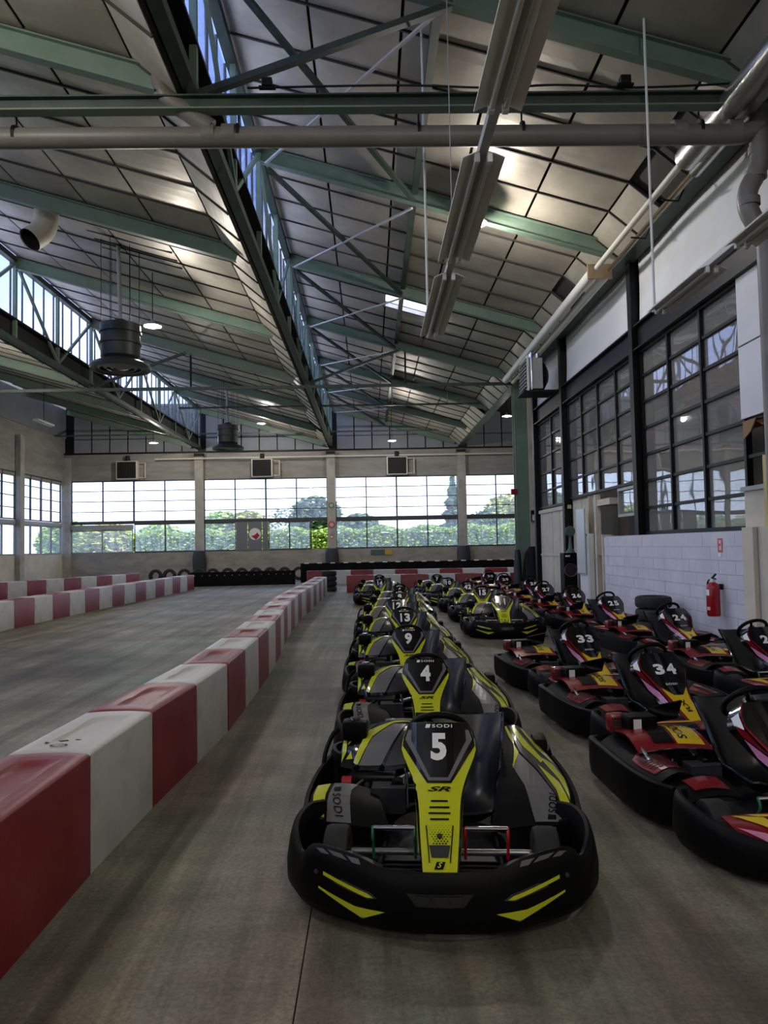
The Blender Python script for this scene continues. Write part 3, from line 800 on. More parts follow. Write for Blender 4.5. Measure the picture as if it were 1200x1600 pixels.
def common(root, kind):
    # floor tray with raised ribs
    b = B(); b.box((0, -.32, .05), (.62, 1.0, .012)); tr = obj('floor_tray', b, M_kgryd, root)
    rb = B().rbox((0, 0, 0), (.24, .012, .014), .004).mesh('tray_rib'); rb.materials.append(M_kblk)
    for k in range(9):
        for sx in (-1, 1): inst('tray_rib', rb, tr, (sx*.19, -.74+.055*k, .062))
    obj('dark_under_tray', B().prism([(-.62, -.12), (-.66, -.5), (-.55, -.72), (-.3, -.88), (.3, -.88), (.55, -.72), (.66, -.5), (.62, -.12)], 2, .034, .042), M_kblk, root)  # black plates added to darken the open wheel wells
    obj('dark_under_tray', B().box((0, .42, .04), (1.3, 1.06, .008)), M_kblk, root)
    # chassis tubes
    for sx in (-1, 1):
        obj('frame_rail', B().tube(smoothpath([(sx*.22, -.9, .07), (sx*.31, -.62, .07), (sx*.30, .1, .08), (sx*.33, .5, .10), (sx*.30, .88, .12)], 4), .016, 8), M_kblk, root, smooth=.8)
    obj('front_axle', B().tube([(-.46, -.34, .13), (.46, -.34, .13)], .018, 8), M_alu, root, smooth=.8)
    obj('rear_axle', B().tube([(-.5, .62, .14), (.5, .62, .14)], .02, 8), M_alu, root, smooth=.8)
    wheel(root, -.53, -.34, .130, .13, -1); wheel(root, .53, -.34, .130, .13, 1)
    wheel(root, -.53, .62, .14, .20, -1); wheel(root, .55, .62, .14, .20, 1)
    # seat
    b = B().shell(seat_fn, 18, 14, .014); st = obj('seat', b, M_seat, root, smooth=.6)
    edge = [seat_fn(u/16, 0) for u in range(17)]+[seat_fn(1, v/10) for v in range(1, 10)]+[seat_fn(1-u/16, 1) for u in range(17)]
    obj('seat_rim', B().tube(edge, .011, 6), M_kgls, st, smooth=.8)
    lbar(B(), (0, 0, 0), (0, 0, 1), .01)
    for sx in (-.2, .4): obj('seat_stay', B().tube([(sx, .30, .12), (sx-.02, .62, .42)], .011, 6), M_alu, root, smooth=.8)
    # steering
    c = Vector((0.0, .11, .635)) if kind == 'y' else Vector((0.0, .15, .67)); nrm = Vector((0, .72, .69)); ax = Vector((1, 0, 0)); ay = nrm.cross(ax).normalized()
    ring = []
    for k in range(28):
        g = 2*PI*k/28; q = .155*(1-.10*max(0, math.sin(g))**3)
        ring.append(c+ax*(q*1.06*math.cos(g))-ay*(-q*math.sin(g)))
    sw = obj('steering_wheel', B().tube(ring, .019, 8, closed=True), M_kblk, root, smooth=.8)
    hub = B()
    for k in (0, 9, 19): hub.tube([c, ring[k]], [.022, .013], 6)
    hub.tube([c-nrm*.01, c+nrm*.02], .045, 12); obj('wheel_spokes', hub, M_kgls, sw, smooth=.8)
    obj('steering_column', B().tube([c-nrm*.01, (0, -.42, .16)], .013, 8), M_chrome, root, smooth=.8)
    # pedals: polished bars on coloured brackets
    for sx, m in ((-1, M_kgreen), (1, M_pred)):
        x0, x1 = (sx*.125, sx*.335)
        pd = obj('pedal_bar', B().tube([(x0, -.45, .29), (x1, -.45, .29)], .013, 10), M_chrome, root, smooth=.8)
        for x in (x0, x1): obj('pedal_bracket', B().tube(smoothpath([(x, -.45, .30), (x, -.47, .25), (x, -.44, .20), (x, -.42, .13)], 3), .008, 6), m, pd, smooth=.8)
    obj('fuel_tank', B().rbox((0, -.22, .13), (.20, .30, .13), .03), M_kgls, root, smooth=.6)
    # engine beside the seat
    e = obj('engine_block', B().rbox((-.40, .42, .20), (.26, .26, .22), .02), M_kblk, root, smooth=.6)
    fin = B().rbox((0, 0, 0), (.20, .012, .15), .003).mesh('cooling_fin'); fin.materials.append(M_kgryd)
    for k in range(6): inst('cooling_fin', fin, e, (-.30, .26-.022*k, .22))
    cyl = B().lathe([(.001, -.05), (.055, -.05), (.055, .03), (.035, .045), (.001, .045)], 14, axis='y', c=(-.25, .26, .26)); obj('starter_housing', cyl, M_kgls, e, smooth=.6)
    obj('hose', B().tube(smoothpath([(-.46, .27, .30), (-.52, .2, .26), (-.5, .12, .2), (-.4, .1, .14)], 4), .010, 6), M_chrome, e, smooth=.8)
    for (x, y, z) in ((-.44, .285, .27), (-.36, .285, .275), (-.33, .285, .15)): obj('bolt', B().lathe([(.001, -.012), (.014, -.012), (.014, .01), (.001, .01)], 8, axis='y', c=(x, y, z)), M_alu, e)
    obj('exhaust', B().tube(smoothpath([(-.3, .5, .2), (-.15, .72, .2), (.1, .80, .19), (.35, .82, .18)], 5), [.03]*5+[.035]*5+[.045]*6, 10), M_alu, root, smooth=.8)

def rear_parts(root, red):
    path = [(-.58, .55, .36), (-.68, .66, .37), (-.70, .82, .37), (-.60, .93, .36), (-.3, .965, .33), (0, .975, .32)]
    path = path+[(-x, y, z) for (x, y, z) in path[-2::-1]]
    path = path[::-1]
    obj('rear_bumper', band(path, lambda zt: [(-.02, .06), (.02, .08), (.03, .15), (.03, zt-.06), (.012, zt), (-.012, zt), (-.02, zt-.04)], 4), M_kblk, root, smooth=.7)

M_vent = mat('vent_grey', '#1b1c1e', .4)
def kart_yellow():
    root = empty('racing_kart')
    common(root, 'y')
    half = [(-.65, -.06, .30), (-.715, -.18, .32), (-.735, -.38, .325), (-.715, -.55, .305), (-.655, -.685, .265), (-.585, -.765, .335), (-.49, -.83, .345), (-.37, -.895, .335), (-.27, -.932, .305), (-.13, -.965, .30), (0, -.975, .298)]
    path = mirror(half)
    def prof(zt): return [(-.05, .03), (.0, .045), (.035, .10), (.036, .17), (.022, zt-.06), (.008, zt-.012), (-.006, zt), (-.022, zt-.006), (-.028, zt-.03), (-.028, .10)]
    fb = obj('front_bumper', band(path, prof, 4), M_kblk, root, smooth=.75)
    yt = sorted([(x, y) for (x, y, z) in path if y < -.6])
    def bfn(x, z):
        y = sinterp(yt, x)
        return (x, y-interp([(.03, -.05), (.045, 0), (.10, .035), (.17, .036), (.25, .022), (.33, .0)], z), z)
    for sx in (-1, 1):
        q = lambda pts: [(sx*x, z) for x, z in (pts if sx > 0 else pts)]
        d = B(); decal(d, bfn, q([(.53, .252), (.535, .220), (.31, .178), (.27, .186), (.30, .206)]), .006, 1, 0); obj('grille_slot', d, M_kgryd, fb)
        d = B(); decal(d, bfn, q([(.52, .243), (.52, .228), (.315, .184), (.285, .187), (.31, .200)]), .009, 1, 0); obj('yellow_slash', d, M_yel, fb)
        d = B(); decal(d, bfn, q([(.545, .176), (.545, .168), (.335, .094), (.235, .136), (.37, .138)]), .006, 1, 0); obj('yellow_wedge', d, M_yel, fb)
        # wing deck behind the ridge
        def wing(u, v, sx=sx):
            x = .26+.36*u; yf = sinterp(yt, -x)+.02
            z = interp([(0, .285), (.35, .325), (.8, .325), (1, .30)], u)
            return (sx*x, yf+.17*v*(1-.25*u), z-.05*v)
        wg = obj('nose_wing', B().shell(wing, 8, 3, .012*(1 if sx > 0 else -1)), M_kblk, fb, smooth=.6)
        for pl in ([(.08, .15), (.30, .15), (.22, .8), (.14, .8)], [(.36, .15), (.52, .15), (.44, .85), (.40, .85)], [(.58, .15), (.86, .2), (.7, .85), (.56, .85)]):
            d = B(); decal(d, wing, pl, .004, 'up', 0, (.2, .4)); obj('wing_decal', d, M_kgry, wg)
        obj('bumper_bolt', B().lathe([(.001, -.01), (.010, -.008), (.010, .0)], 8, axis='y', c=(sx*.56, -.82, .235)), M_kgryd, fb)
        for pl in ([(.50, .338), (.43, .336), (.40, .312), (.47, .318)], [(.41, .334), (.35, .328), (.34, .306), (.38, .308)], [(.56, .330), (.52, .337), (.49, .316), (.53, .314)]):
            d = B(); decal(d, bfn, q(pl), .012, 1); obj('ridge_decal', d, M_kgry, fb)
    vt = B()
    decal(vt, bfn, [(-.145, .222), (.145, .222), (.10, .172), (-.10, .172)], .004, 1); v0 = obj('bumper_vent', vt, M_kgls, fb)
    for x0 in (-.07, 0, .07):
        d = B(); decal(d, bfn, [(x0-.035, .215), (x0+.028, .215), (x0+.015, .178), (x0-.018, .178)], .008, 1); obj('vent_fin', d, M_vent, v0)
    rear_parts(root, False)
    # ---- steering fairing
    def pf(u, v): t = u; return panel_fn((v*2-1)*sinterp(PW, t), t)
    fp = obj('steering_fairing', B().shell(pf, 22, 10, -.016), M_yel, root, smooth=.7)
    for sx in (-1, 1):
        def fl_(u, v, sx=sx):
            x, y, z = panel_fn(sx*sinterp(PW, u), u)
            dd = interp([(0, .05), (.4, .10), (.8, .12), (1, .06)], u)
            return (x-sx*.015*v+sx*.012*math.sin(PI*v), y+dd*v, z-.02*v-.03*v*u)
        obj('fairing_side', B().shell(fl_, 16, 3, .008), M_kgls, fp, smooth=.7)
        d = B(); decal(d, fl_, [(.10, .12), (.50, .12), (.46, .5), (.14, .85)], .011, 'out', 0, (.1, .2))
        obj('side_stripe', d, M_yel, fp)
    def dec(nm, m, pts, off, par=fp):
        d = B(); decal(d, panel_fn, pts, off, 1, 0, (.04, .04)); return obj(nm, d, m, par)
    dec('plate_border', M_kgls, [(-.16, .997), (.16, .997), (.190, .90), (.196, .84), (.062, .60), (-.062, .60), (-.196, .84), (-.190, .90)], .003)
    dec('plate_chevron', M_kgry, [(-.165, .945), (.165, .945), (.182, .88), (.056, .615), (-.056, .615), (-.182, .88)], .005)
    dec('number_plate', M_kgls, [(-.145, .992), (.145, .992), (.148, .87), (.046, .635), (-.046, .635), (-.148, .87)], .007)
    d = B(); decal_text(d, panel_fn, 'SODI', (-.035, .955, .075, .978), .009, 1, bold=.012, space=1.15)
    obj('brand_text', d, M_num, fp)
    d = B(); decal(d, panel_fn, [(-.072, .953), (-.048, .953), (-.042, .980), (-.066, .980)], .009); obj('brand_mark', d, M_num, fp)
    d = B(); decal_text(d, panel_fn, 'SR', (-.06, .543, .06, .577), .005, 1, bold=.025, shear=.35); obj('model_text', d, M_kgls, fp)
    for (t, wd) in ((.475, .042), (.43, .05), (.388, .054), (.345, .046)):
        dec('sponsor_line', M_kgls, [(-wd, t-.006), (wd, t-.006), (wd, t+.006), (-wd, t+.006)], .005)
    dot = [(math.cos(k*PI/3), math.sin(k*PI/3)) for k in range(6)]
    d = B()
    for r in range(9):
        rad = .0016+.0004*r
        for k in range(-4+r//3, 5-r//3):
            cx, ct = (k+.5*(r % 2))*.0145, .30-.0155*r
            d.add([on_surface(panel_fn, cx+rad*a, ct+rad*c_*1.1, .005, 1) for a, c_ in dot], [tuple(range(6))])
    do = obj('dot_print', d, M_kgls, fp); do['kind'] = 'stuff'
    d = B().lathe([(.001, -.006), (.013, -.006), (.013, 0)], 12, axis='y'); o = obj('fixing_hole', d, M_dark, fp, loc=on_surface(panel_fn, .0, .225, .004, 1)); o.rotation_euler = (-1.0, 0, 0)
    dec('dark_foot', M_kgryd, [(-.05, .165), (.05, .165), (.038, .085), (-.038, .085)], .005)
    for sx in (-1, 1): dec('edge_line', M_kgls, [(sx*.062, .30), (sx*.068, .30), (sx*.05, .05), (sx*.045, .05)], .005)
    dec('foot_mark', M_kgls, [(-.026, .012), (.014, .012), (.026, .058), (-.014, .058)], .005)
    d = B(); decal_text(d, panel_fn, 'S', (-.012, .018, .012, .052), .008, 1, bold=.02, shear=.4); obj('foot_letter', d, M_yel, fp)
    # ---- side pods
    RP = [(0, ((.70, -.16, .205), (.27, -.12, .15))), (.33, ((.74, .12, .275), (.33, .16, .30))), (.66, ((.715, .44, .335), (.39, .46, .42))), (1, ((.60, .76, .42), (.43, .80, .49)))]
    RO = [(a, p[0]) for a, p in RP]; RI = [(a, p[1]) for a, p in RP]
    def rp(u, v):
        o_, i_ = sinterp(RO, u), sinterp(RI, u); k = math.sin(PI*v)*.045*min(1, .35+2.5*u)
        return tuple(a+(b_-a)*v+(k if j == 2 else 0) for j, (a, b_) in enumerate(zip(o_, i_)))
    pod = obj('side_pod', B().shell(rp, 20, 10, .012), M_kblk, root, smooth=.8)
    def dd(fn, nm, m, pts, off, par, sg='up', step=(.06, .08)):
        d = B(); decal(d, fn, pts, off, sg, 0, step); return obj(nm, d, m, par)
    dd(rp, 'grey_decal', M_kgry, [(.02, .12), (.02, .45), (.30, .62), (.50, .82), (.62, .72), (.45, .45), (.25, .22)], .004, pod)
    dd(rp, 'dark_gloss_decal', M_kgryd, [(.02, .10), (.25, .20), (.46, .43), (.64, .70), (.98, .85), (.98, .15), (.7, .04), (.3, .04), (.08, .04)], .004, pod)
    dd(rp, 'yellow_decal', M_yel, [(.03, .03), (.06, .13), (.20, .16), (.30, .20), (.52, .42), (.40, .14), (.20, .03)], .007, pod)
    dd(rp, 'yellow_decal', M_yel, [(.24, .03), (.44, .13), (.62, .36), (.62, .14), (.50, .03)], .007, pod)
    dd(rp, 'yellow_decal', M_yel, [(.55, .36), (.70, .62), (.96, .80), (.96, .66), (.76, .50), (.60, .30)], .007, pod)
    dd(rp, 'yellow_decal', M_yel, [(.63, .10), (.72, .34), (.95, .50), (.95, .38), (.78, .22), (.72, .08)], .007, pod)
    dd(rp, 'grey_stripe', M_kgry, [(.74, .10), (.82, .22), (.96, .34), (.96, .26), (.84, .14)], .007, pod)
    dd(rp, 'yellow_decal', M_yel, [(.46, .80), (.62, .71), (.80, .86), (.98, .97), (.98, .92), (.82, .78)], .007, pod)
    d = B(); decal_text(d, rp, 'SODI', (.09, .20, .25, .30), .007, 'up', bold=.012, space=1.1); obj('pod_text', d, M_kgls, pod)
    d = B(); decal(d, rp, [(.035, .2), (.075, .2), (.075, .3), (.035, .3)], .007, 'up'); obj('pod_mark', d, M_kgls, pod)
    LP_O = [(0, (-.70, -.16, .205)), (.5, (-.735, .02, .27)), (1, (-.73, .20, .285))]
    LP_I = [(0, (-.27, -.12, .15)), (.5, (-.33, .04, .235)), (1, (-.37, .20, .26))]
    def lp(u, v):
        o_, i_ = sinterp(LP_O, u), sinterp(LP_I, u); k = math.sin(PI*v)*.03*(.3+.7*u)
        return tuple(a+(b_-a)*v+(k if j == 2 else 0) for j, (a, b_) in enumerate(zip(o_, i_)))
    pod2 = obj('side_pod', B().shell(lp, 8, 10, -.012), M_kblk, root, smooth=.8)
    dd(lp, 'yellow_decal', M_yel, [(.02, .04), (.02, .16), (.98, .24), (.98, .03)], .005, pod2, 'up', (.2, .08))
    dd(lp, 'grey_decal', M_kgry, [(.02, .19), (.02, .50), (.75, .58), (.98, .68), (.98, .30)], .005, pod2, 'up', (.2, .08))
    d = B(); decal_text(d, lp, 'SODI', (.60, .31, .12, .42), .008, 'up', bold=.012, space=1.1); obj('pod_text', d, M_kgls, pod2)
    d = B(); decal(d, lp, [(.68, .32), (.82, .32), (.82, .42), (.68, .42)], .008, 'up'); obj('pod_mark', d, M_kgls, pod2)
    # lower side bands with a rounded upper roll
    for sx in (-1, 1):
        pth = [(.63, -.16, .25), (.715, -.12, .265), (.76, .08, .285), (.75, .36, .33), (.70, .58, .38)]
        pth = [(x*sx, y, z-.03) for x, y, z in pth]
        if sx < 0: pth = pth[::-1]
        pth = pth[::-1] if sx < 0 else pth
        s2 = 1 if sx > 0 else -1
        obj('side_bumper', band(pth, lambda zt, s2=s2: [(-.02*s2, .05), (.01*s2, .06), (.03*s2, .13), (.03*s2, zt-.05), (.018*s2, zt+.01), (-.005*s2, zt+.012), (-.02*s2, zt-.02)], 4), M_kblk, root, smooth=.75)
    obj('mirror_bracket', B().tube(smoothpath([(-.70, .40, .12), (-.735, .5, .34), (-.70, .62, .47), (-.66, .66, .50)], 4), .016, 6), M_kblk, root, smooth=.8)
    obj('rear_flap', B().rbox((.64, .70, .38), (.09, .2, .16), .03), M_kblk, root, smooth=.6)
    # ---- engine cover with air box
    LO = [(0, (-.63, .50, .31)), (.25, (-.50, .42, .315)), (.6, (-.27, .40, .325)), (1, (-.08, .46, .36))]
    HI = [(0, (-.63, .70, .46)), (.25, (-.50, .76, .50)), (.6, (-.27, .80, .535)), (1, (-.06, .82, .50))]
    def ec(u, v):
        a, c_ = sinterp(LO, u), sinterp(HI, u); k = math.sin(PI*v)*.06*(.6+.4*math.sin(PI*u))
        return (a[0]+(c_[0]-a[0])*v, a[1]+(c_[1]-a[1])*v-k*.5, a[2]+(c_[2]-a[2])*v+k)
    ecv = obj('engine_cover', B().shell(ec, 18, 10, .012), M_kgls, root, smooth=.8)
    dd(ec, 'grey_decal', M_kgry, [(.24, .06), (.45, .06), (.62, .55), (.70, .80), (.55, .82), (.36, .5)], .004, ecv, 'up', (.08, .1))
    dd(ec, 'dark_decal', M_kgryd, [(.48, .05), (.85, .05), (.96, .4), (.90, .7), (.72, .75), (.63, .5)], .004, ecv, 'up', (.08, .1))
    dd(ec, 'yellow_decal', M_yel, [(.18, .10), (.23, .06), (.36, .52), (.55, .84), (.86, .93), (.55, .92), (.32, .72)], .006, ecv, 'up', (.08, .1))
    dd(ec, 'yellow_decal', M_yel, [(.02, .08), (.02, .6), (.07, .75), (.08, .3)], .006, ecv, 'up', (.08, .1))
    dd(ec, 'yellow_decal', M_yel, [(.09, .45), (.13, .5), (.22, .85), (.15, .85)], .006, ecv, 'up', (.08, .1))
    dd(ec, 'yellow_decal', M_yel, [(.08, .15), (.14, .30), (.17, .16)], .006, ecv, 'up', (.08, .1))
    for (u, v) in ((.22, .03), (.46, .03)): obj('cover_screw', B().lathe([(.001, -.012), (.018, -.01), (.02, .006)], 10, axis='y', c=ec(u, v)), M_kblk, ecv, smooth=.6)
    ab = obj('air_box', B().rbox((-.545, .62, .515), (.165, .13, .13), .03), M_kblk, root, smooth=.6)
    obj('air_box_cap', B().lathe([(.001, .012), (.03, .012), (.035, 0), (.035, -.01)], 12, c=(-.545, .62, .582)), M_kgls, ab, smooth=.6)
    obj('fuel_cap', B().lathe([(.001, -.03), (.035, -.03), (.035, .03), (.001, .03)], 12, axis='x', c=(-.57, .36, .26)), M_pred, root, smooth=.6)
    return root

def kart_red():
    root = empty('racing_kart')
    common(root, 'r')
    half = [(-.63, -.20, .29), (-.70, -.26, .30), (-.735, -.40, .30), (-.715, -.60, .275), (-.63, -.78, .245), (-.47, -.90, .22), (-.25, -.965, .205), (0, -.985, .20)]
    fb = obj('front_bumper', band(mirror(half), lambda zt: [(-.03, .03), (.005, .045), (.03, .10), (.02, zt-.05), (.01, zt-.012), (-.004, zt), (-.022, zt-.004), (-.03, zt-.03), (-.03, .08)], 5), M_kblk, root, smooth=.75)
    for sx in (-1, 1):
        for (x, y, z) in ((.50, -.905, .15), (.42, -.955, .075)): obj('bumper_bolt', B().lathe([(.001, -.008), (.011, -.006), (.011, .0)], 8, axis='y', c=(sx*x, y, z)), M_kgry, fb)
    # nose shield: red lids with yellow flashes inside the bumper
    def ns(u, v):
        x = -.60+1.2*u; a = abs(x)
        yf = -.93+.55*max(0, a-.18)**1.6; zf = .185
        yb = -.60+.10*a; zb = .275-.05*a
        return (x, yf+(yb-yf)*v, zf+(zb-zf)*v+.03*math.sin(PI*v)*(1-a))
    sh = obj('nose_shield', B().shell(ns, 20, 6, .012), M_kred, root, smooth=.6)
    for sx in (-1, 1):
        q = lambda pts: [(.5+sx*(u-.5), v) for u, v in pts]
        for nm, m, pts in (('yellow_flash', M_kyel, [(.96, .94), (.84, .82), (.82, .36), (.79, .10), (.88, .55)]),
                           ('yellow_line', M_kyel, [(.90, .96), (.55, .80), (.55, .70), (.86, .86)]),
                           ('black_inset', M_kgls, [(.81, .72), (.55, .64), (.55, .36), (.76, .30), (.80, .4)]),
                           ('yellow_line', M_kyel, [(.75, .28), (.55, .30), (.55, .18), (.75, .14)]),
                           ('pink_flash', M_pink, [(.99, .5), (.90, .36), (.84, .10), (.90, .05)])):
            d = B(); decal(d, ns, q(pts), .005, 'up', 0, (.06, .2)); obj(nm, d, m, sh)
        def mg(u, v, sx=sx):
            return (sx*(.28+.36*v), -.20+.20*u-.06*v, .24+.03*math.sin(PI*v)+.03*u-.03*(1-u)**2)
        o = obj('mud_guard', B().shell(mg, 8, 8, -.012*sx), M_kblk, root, smooth=.6)
        d = B(); decal(d, mg, [(.25, .12), (.85, .2), (.85, .82), (.3, .75)], .005, 'up', 0, (.2, .2)); obj('guard_decal', d, M_kred, o)
        pth = [(.66, -.14, .27), (.745, .0, .28), (.785, .30, .295), (.775, .62, .30), (.755, .92, .30), (.70, .95, .30)]
        pth = [(x*sx, y, z) for x, y, z in pth]; s2 = sx
        obj('side_bumper', band(pth, lambda zt, s2=s2: [(-.03*s2, .04), (.0, .05), (.012*s2, .12), (.012*s2, zt-.05), (.01*s2, zt-.01), (-.006*s2, zt), (-.03*s2, zt-.004), (-.035*s2, zt-.05)], 4), M_kblk, root, smooth=.75)
        def pd(u, v, sx=sx):
            x = interp([(0, .70), (.3, .75), (1, .73)], u)-(.24+.06*math.sin(PI*u))*v
            return (sx*x, -.05+.85*u, .265+.02*u+.05*math.sin(PI*v)+.02*v)
        p = obj('side_pod', B().shell(pd, 14, 6, .012*sx), M_kblk, root, smooth=.7)
        d = B(); decal(d, pd, [(.10, .12), (.42, .12), (.55, .5), (.42, .9), (.10, .8)], .004, 'up', 0, (.08, .15)); v_ = obj('vent_panel', d, M_kred, p)
        for k in range(8):
            u = .15+.034*k
            d = B(); decal(d, pd, [(u, .18), (u+.013, .18), (u+.013, .72), (u, .72)], .007, 'up', 0, (.1, .2)); obj('vent_slot', d, M_dark, v_)
    path = [(-.70, .93, .30), (-.4, .955, .30), (0, .965, .30)]
    obj('rear_bumper', band(mirror(path)[::-1], lambda zt: [(-.02, .06), (.02, .08), (.025, .15), (.02, zt-.04), (.0, zt), (-.02, zt-.03)], 4), M_kblk, root, smooth=.7)
    # steering fairing
    def pf(u, v): return panel_fn((v*2-1)*sinterp(PW, u), u)
    fp = obj('steering_fairing', B().shell(pf, 22, 10, -.016), M_kred, root, smooth=.7)
    def fdec(nm, m, pts, off, par=fp):
        d = B(); decal(d, panel_fn, pts, off, 1, 0, (.04, .04)); return obj(nm, d, m, par)
    for sx in (-1, 1):
        def fl_(u, v, sx=sx):
            x, y, z = panel_fn(sx*sinterp(PW, u), u)
            dk = interp([(0, .07), (.4, .13), (.8, .13), (1, .06)], u)
            return (x+sx*.035*v, y+dk*v, z-.02*v-.03*v*u)
        obj('fairing_side', B().shell(fl_, 16, 3, .008), M_kgls, fp, smooth=.7)
        for m, pts in ((M_pink, [(.20, .08), (.56, .08), (.74, .5), (.60, .75), (.40, .55)]), (M_kred, [(.60, .06), (.80, .06), (.84, .4), (.76, .45)]), (M_num, [(.80, .05), (.92, .05), (.90, .6), (.84, .5)])):
            d = B(); decal(d, fl_, pts, .010, 'out', 0, (.1, .2)); obj('side_flash', d, m, fp)
    fdec('yellow_front', M_kyel, [(-.06, .02), (.06, .02), (.085, .44), (.12, .60), (.0, .50), (-.10, .60), (-.075, .44)], .004)
    fdec('number_plate', M_kgls, [(-.148, .997), (.148, .997), (.186, .90), (.194, .82), (.13, .62), (.05, .50), (-.03, .50), (-.12, .64), (-.194, .82), (-.186, .90)], .006)
    d = B(); decal_text(d, panel_fn, 'SODI', (-.05, .625, .05, .648), .009, 1, bold=.012, space=1.15); obj('brand_text', d, M_num, fp)
    d = B(); decal_text(d, panel_fn, 'RX', (-.02, .26, .02, .44), .007, 1, bold=.02, rot=90); obj('model_text', d, M_kgls, fp)
    # engine cover, battery box and air intake
    def ec(u, v):
        x = -.66+.50*u
        return (x, .30+.42*v, .34+.045*math.sin(PI*v)+.05*v+.02*math.sin(PI*u))
    ecv = obj('engine_cover', B().shell(ec, 12, 8, .012), M_kred, root, smooth=.7)
    obj('cover_skirt', B().shell(lambda u, v: (ec(u, 0)[0], .305+.03*v, .345+.02*math.sin(PI*u)-.16*v), 10, 3, .01), M_kgls, root, smooth=.7)
    for q in (.22, .5): obj('cover_clamp', B().lathe([(.001, -.012), (.026, -.01), (.03, .006)], 12, axis='y', c=(ec(q, 0)[0], .30, .325)), M_kblk, ecv, smooth=.6)
    d = B(); decal(d, ec, [(.55, .1), (.92, .1), (.95, .8), (.60, .85)], .004, 1, 0, (.1, .2)); yp = obj('yellow_plate', d, M_kyel, ecv)
    d = B(); decal_text(d, ec, 'SODI', (.62, .22, .74, .72), .007, 1, bold=.015, rot=90); obj('plate_text', d, M_kgls, yp)
    d = B(); decal(d, ec, [(.25, .15), (.52, .12), (.54, .62), (.28, .65)], .006, 1, 0, (.1, .2)); obj('cover_recess', d, M_kblk, ecv)
    bx_ = obj('battery_box', B().rbox((-.50, .66, .455), (.20, .15, .10), .012), M_kblk, root, smooth=.6)
    obj('box_label', B().box((-.545, .583, .455), (.055, .004, .065)), M_num, bx_)
    obj('air_filter', B().rbox((-.60, .80, .42), (.13, .14, .13), .03), M_kred, root, smooth=.6)
    fm = B().box((0, 0, 0), (.135, .006, .012)).mesh('filter_rib'); fm.materials.append(M_dark)
    for k in range(5): inst('filter_rib', fm, bx_, (-.60, .728, .375+.022*k))
    def rf(u, v): return (-.60+.48*u, .80+.08*v, .38+.19*interp([(0, 0), (.2, .05), (.5, .75), (1, .95)], u)-.14*v)
    obj('heat_shield', B().shell(rf, 14, 3, .012), M_kgls, root, smooth=.7)
    obj('intake_tube', B().tube(smoothpath([(-.62, .36, .36), (-.64, .22, .33), (-.58, .12, .24)], 4), .012, 6), M_chrome, root, smooth=.8)
    return root

def kids(o): return [c for c in KIDS.get(o.name, [])]
KIDS = {}
def index_kids():
    KIDS.clear()
    for o in bpy.data.objects:
        if o.parent: KIDS.setdefault(o.parent.name, []).append(o)
def copy_tree(o, parent=None):
    c = o.copy(); COL.objects.link(c); c.parent = parent
    for k in kids(o): copy_tree(k, c)
    return c
def place_karts(proto, spots, num_rect, group, labeler):
    index_kids()
    src = [proto]+[copy_tree(proto) for _ in spots[1:]]
    for o, (n, x, y, deg) in zip(src, spots):
        o.location = (x, y, 0); o.rotation_euler = (0, 0, math.radians(deg))
        tag(o, labeler(n), 'kart', group)
    index_kids()
    for o, (n, x, y, deg) in zip(src, spots):
        if not n: continue
        fp = [c for c in kids(o) if c.name.startswith('steering_fairing')][0]
        hw, t0, t1, gap = num_rect
        k = len(n); wtot = k*2*hw+(k-1)*gap
        for i, ch in enumerate(n):
            d = B(); a = -wtot/2+i*(2*hw+gap)
            q = .012 if ch != '1' else .03
            decal_text(d, panel_fn, ch, (a+(q if ch == '1' else 0), t0, a+2*hw-(q if ch == '1' else 0), t1), .011, 1, bold=.045)
            obj('number', d, M_num, fp)
NW = {'3': 'three', '4': 'four', '5': 'five', '6': 'six', '7': 'seven', '8': 'eight', '9': 'nine', '10': 'ten', '11': 'eleven', '12': 'twelve', '13': 'thirteen', '14': 'fourteen', '15': 'fifteen', '42': 'forty-two',
      '22': 'twenty-two', '24': 'twenty-four', '25': 'twenty-five', '26': 'twenty-six', '27': 'twenty-seven', '28': 'twenty-eight', '29': 'twenty-nine', '30': 'thirty', '33': 'thirty-three', '34': 'thirty-four'}
yk = [('5', .362, 4.18, -5.5), ('4', .455, 6.48, -2.5), ('9', .43, 8.85, -2), ('13', .49, 11.42, 1), ('12', .45, 13.65, -2), ('8', .60, 15.95, 1), ('6', .70, 18.4, 0), ('14', .24, 22.1, 2), ('3', .27, 24.6, 0),
      ('11', 2.48, 14.1, -4), ('15', 2.52, 16.85, -6), ('42', 2.5, 19.2, -4), ('10', 2.23, 21.5, -3), ('7', 2.14, 24.0, -3)]
place_karts(kart_yellow(), yk, (.042, .735, .915, .008), 'yellow and black karts parked in two columns',
            lambda n: 'black and yellow racing kart with a white number %s on its fairing' % NW[n])
rk = [('', 2.38, 4.5, 4.0), ('34', 2.50, 6.52, 6), ('33', 2.42, 8.62, 7), ('22', 4.36, 8.25, 5), ('24', 4.40, 10.73, 8), ('25', 4.33, 13.4, 9), ('26', 4.24, 15.45, 6), ('27', 4.15, 17.7, 6), ('28', 4.45, 20.4, 5), ('29', 4.17, 23.1, 4), ('30', 4.12, 25.7, 4)]
place_karts(kart_red(), rk, (.042, .74, .86, .022), 'red and black karts parked along the right side',
            lambda n: ('red and black racing kart with a white number %s on its fairing' % NW[n]) if n else 'nearest red and black racing kart, its nose cut by the right edge')

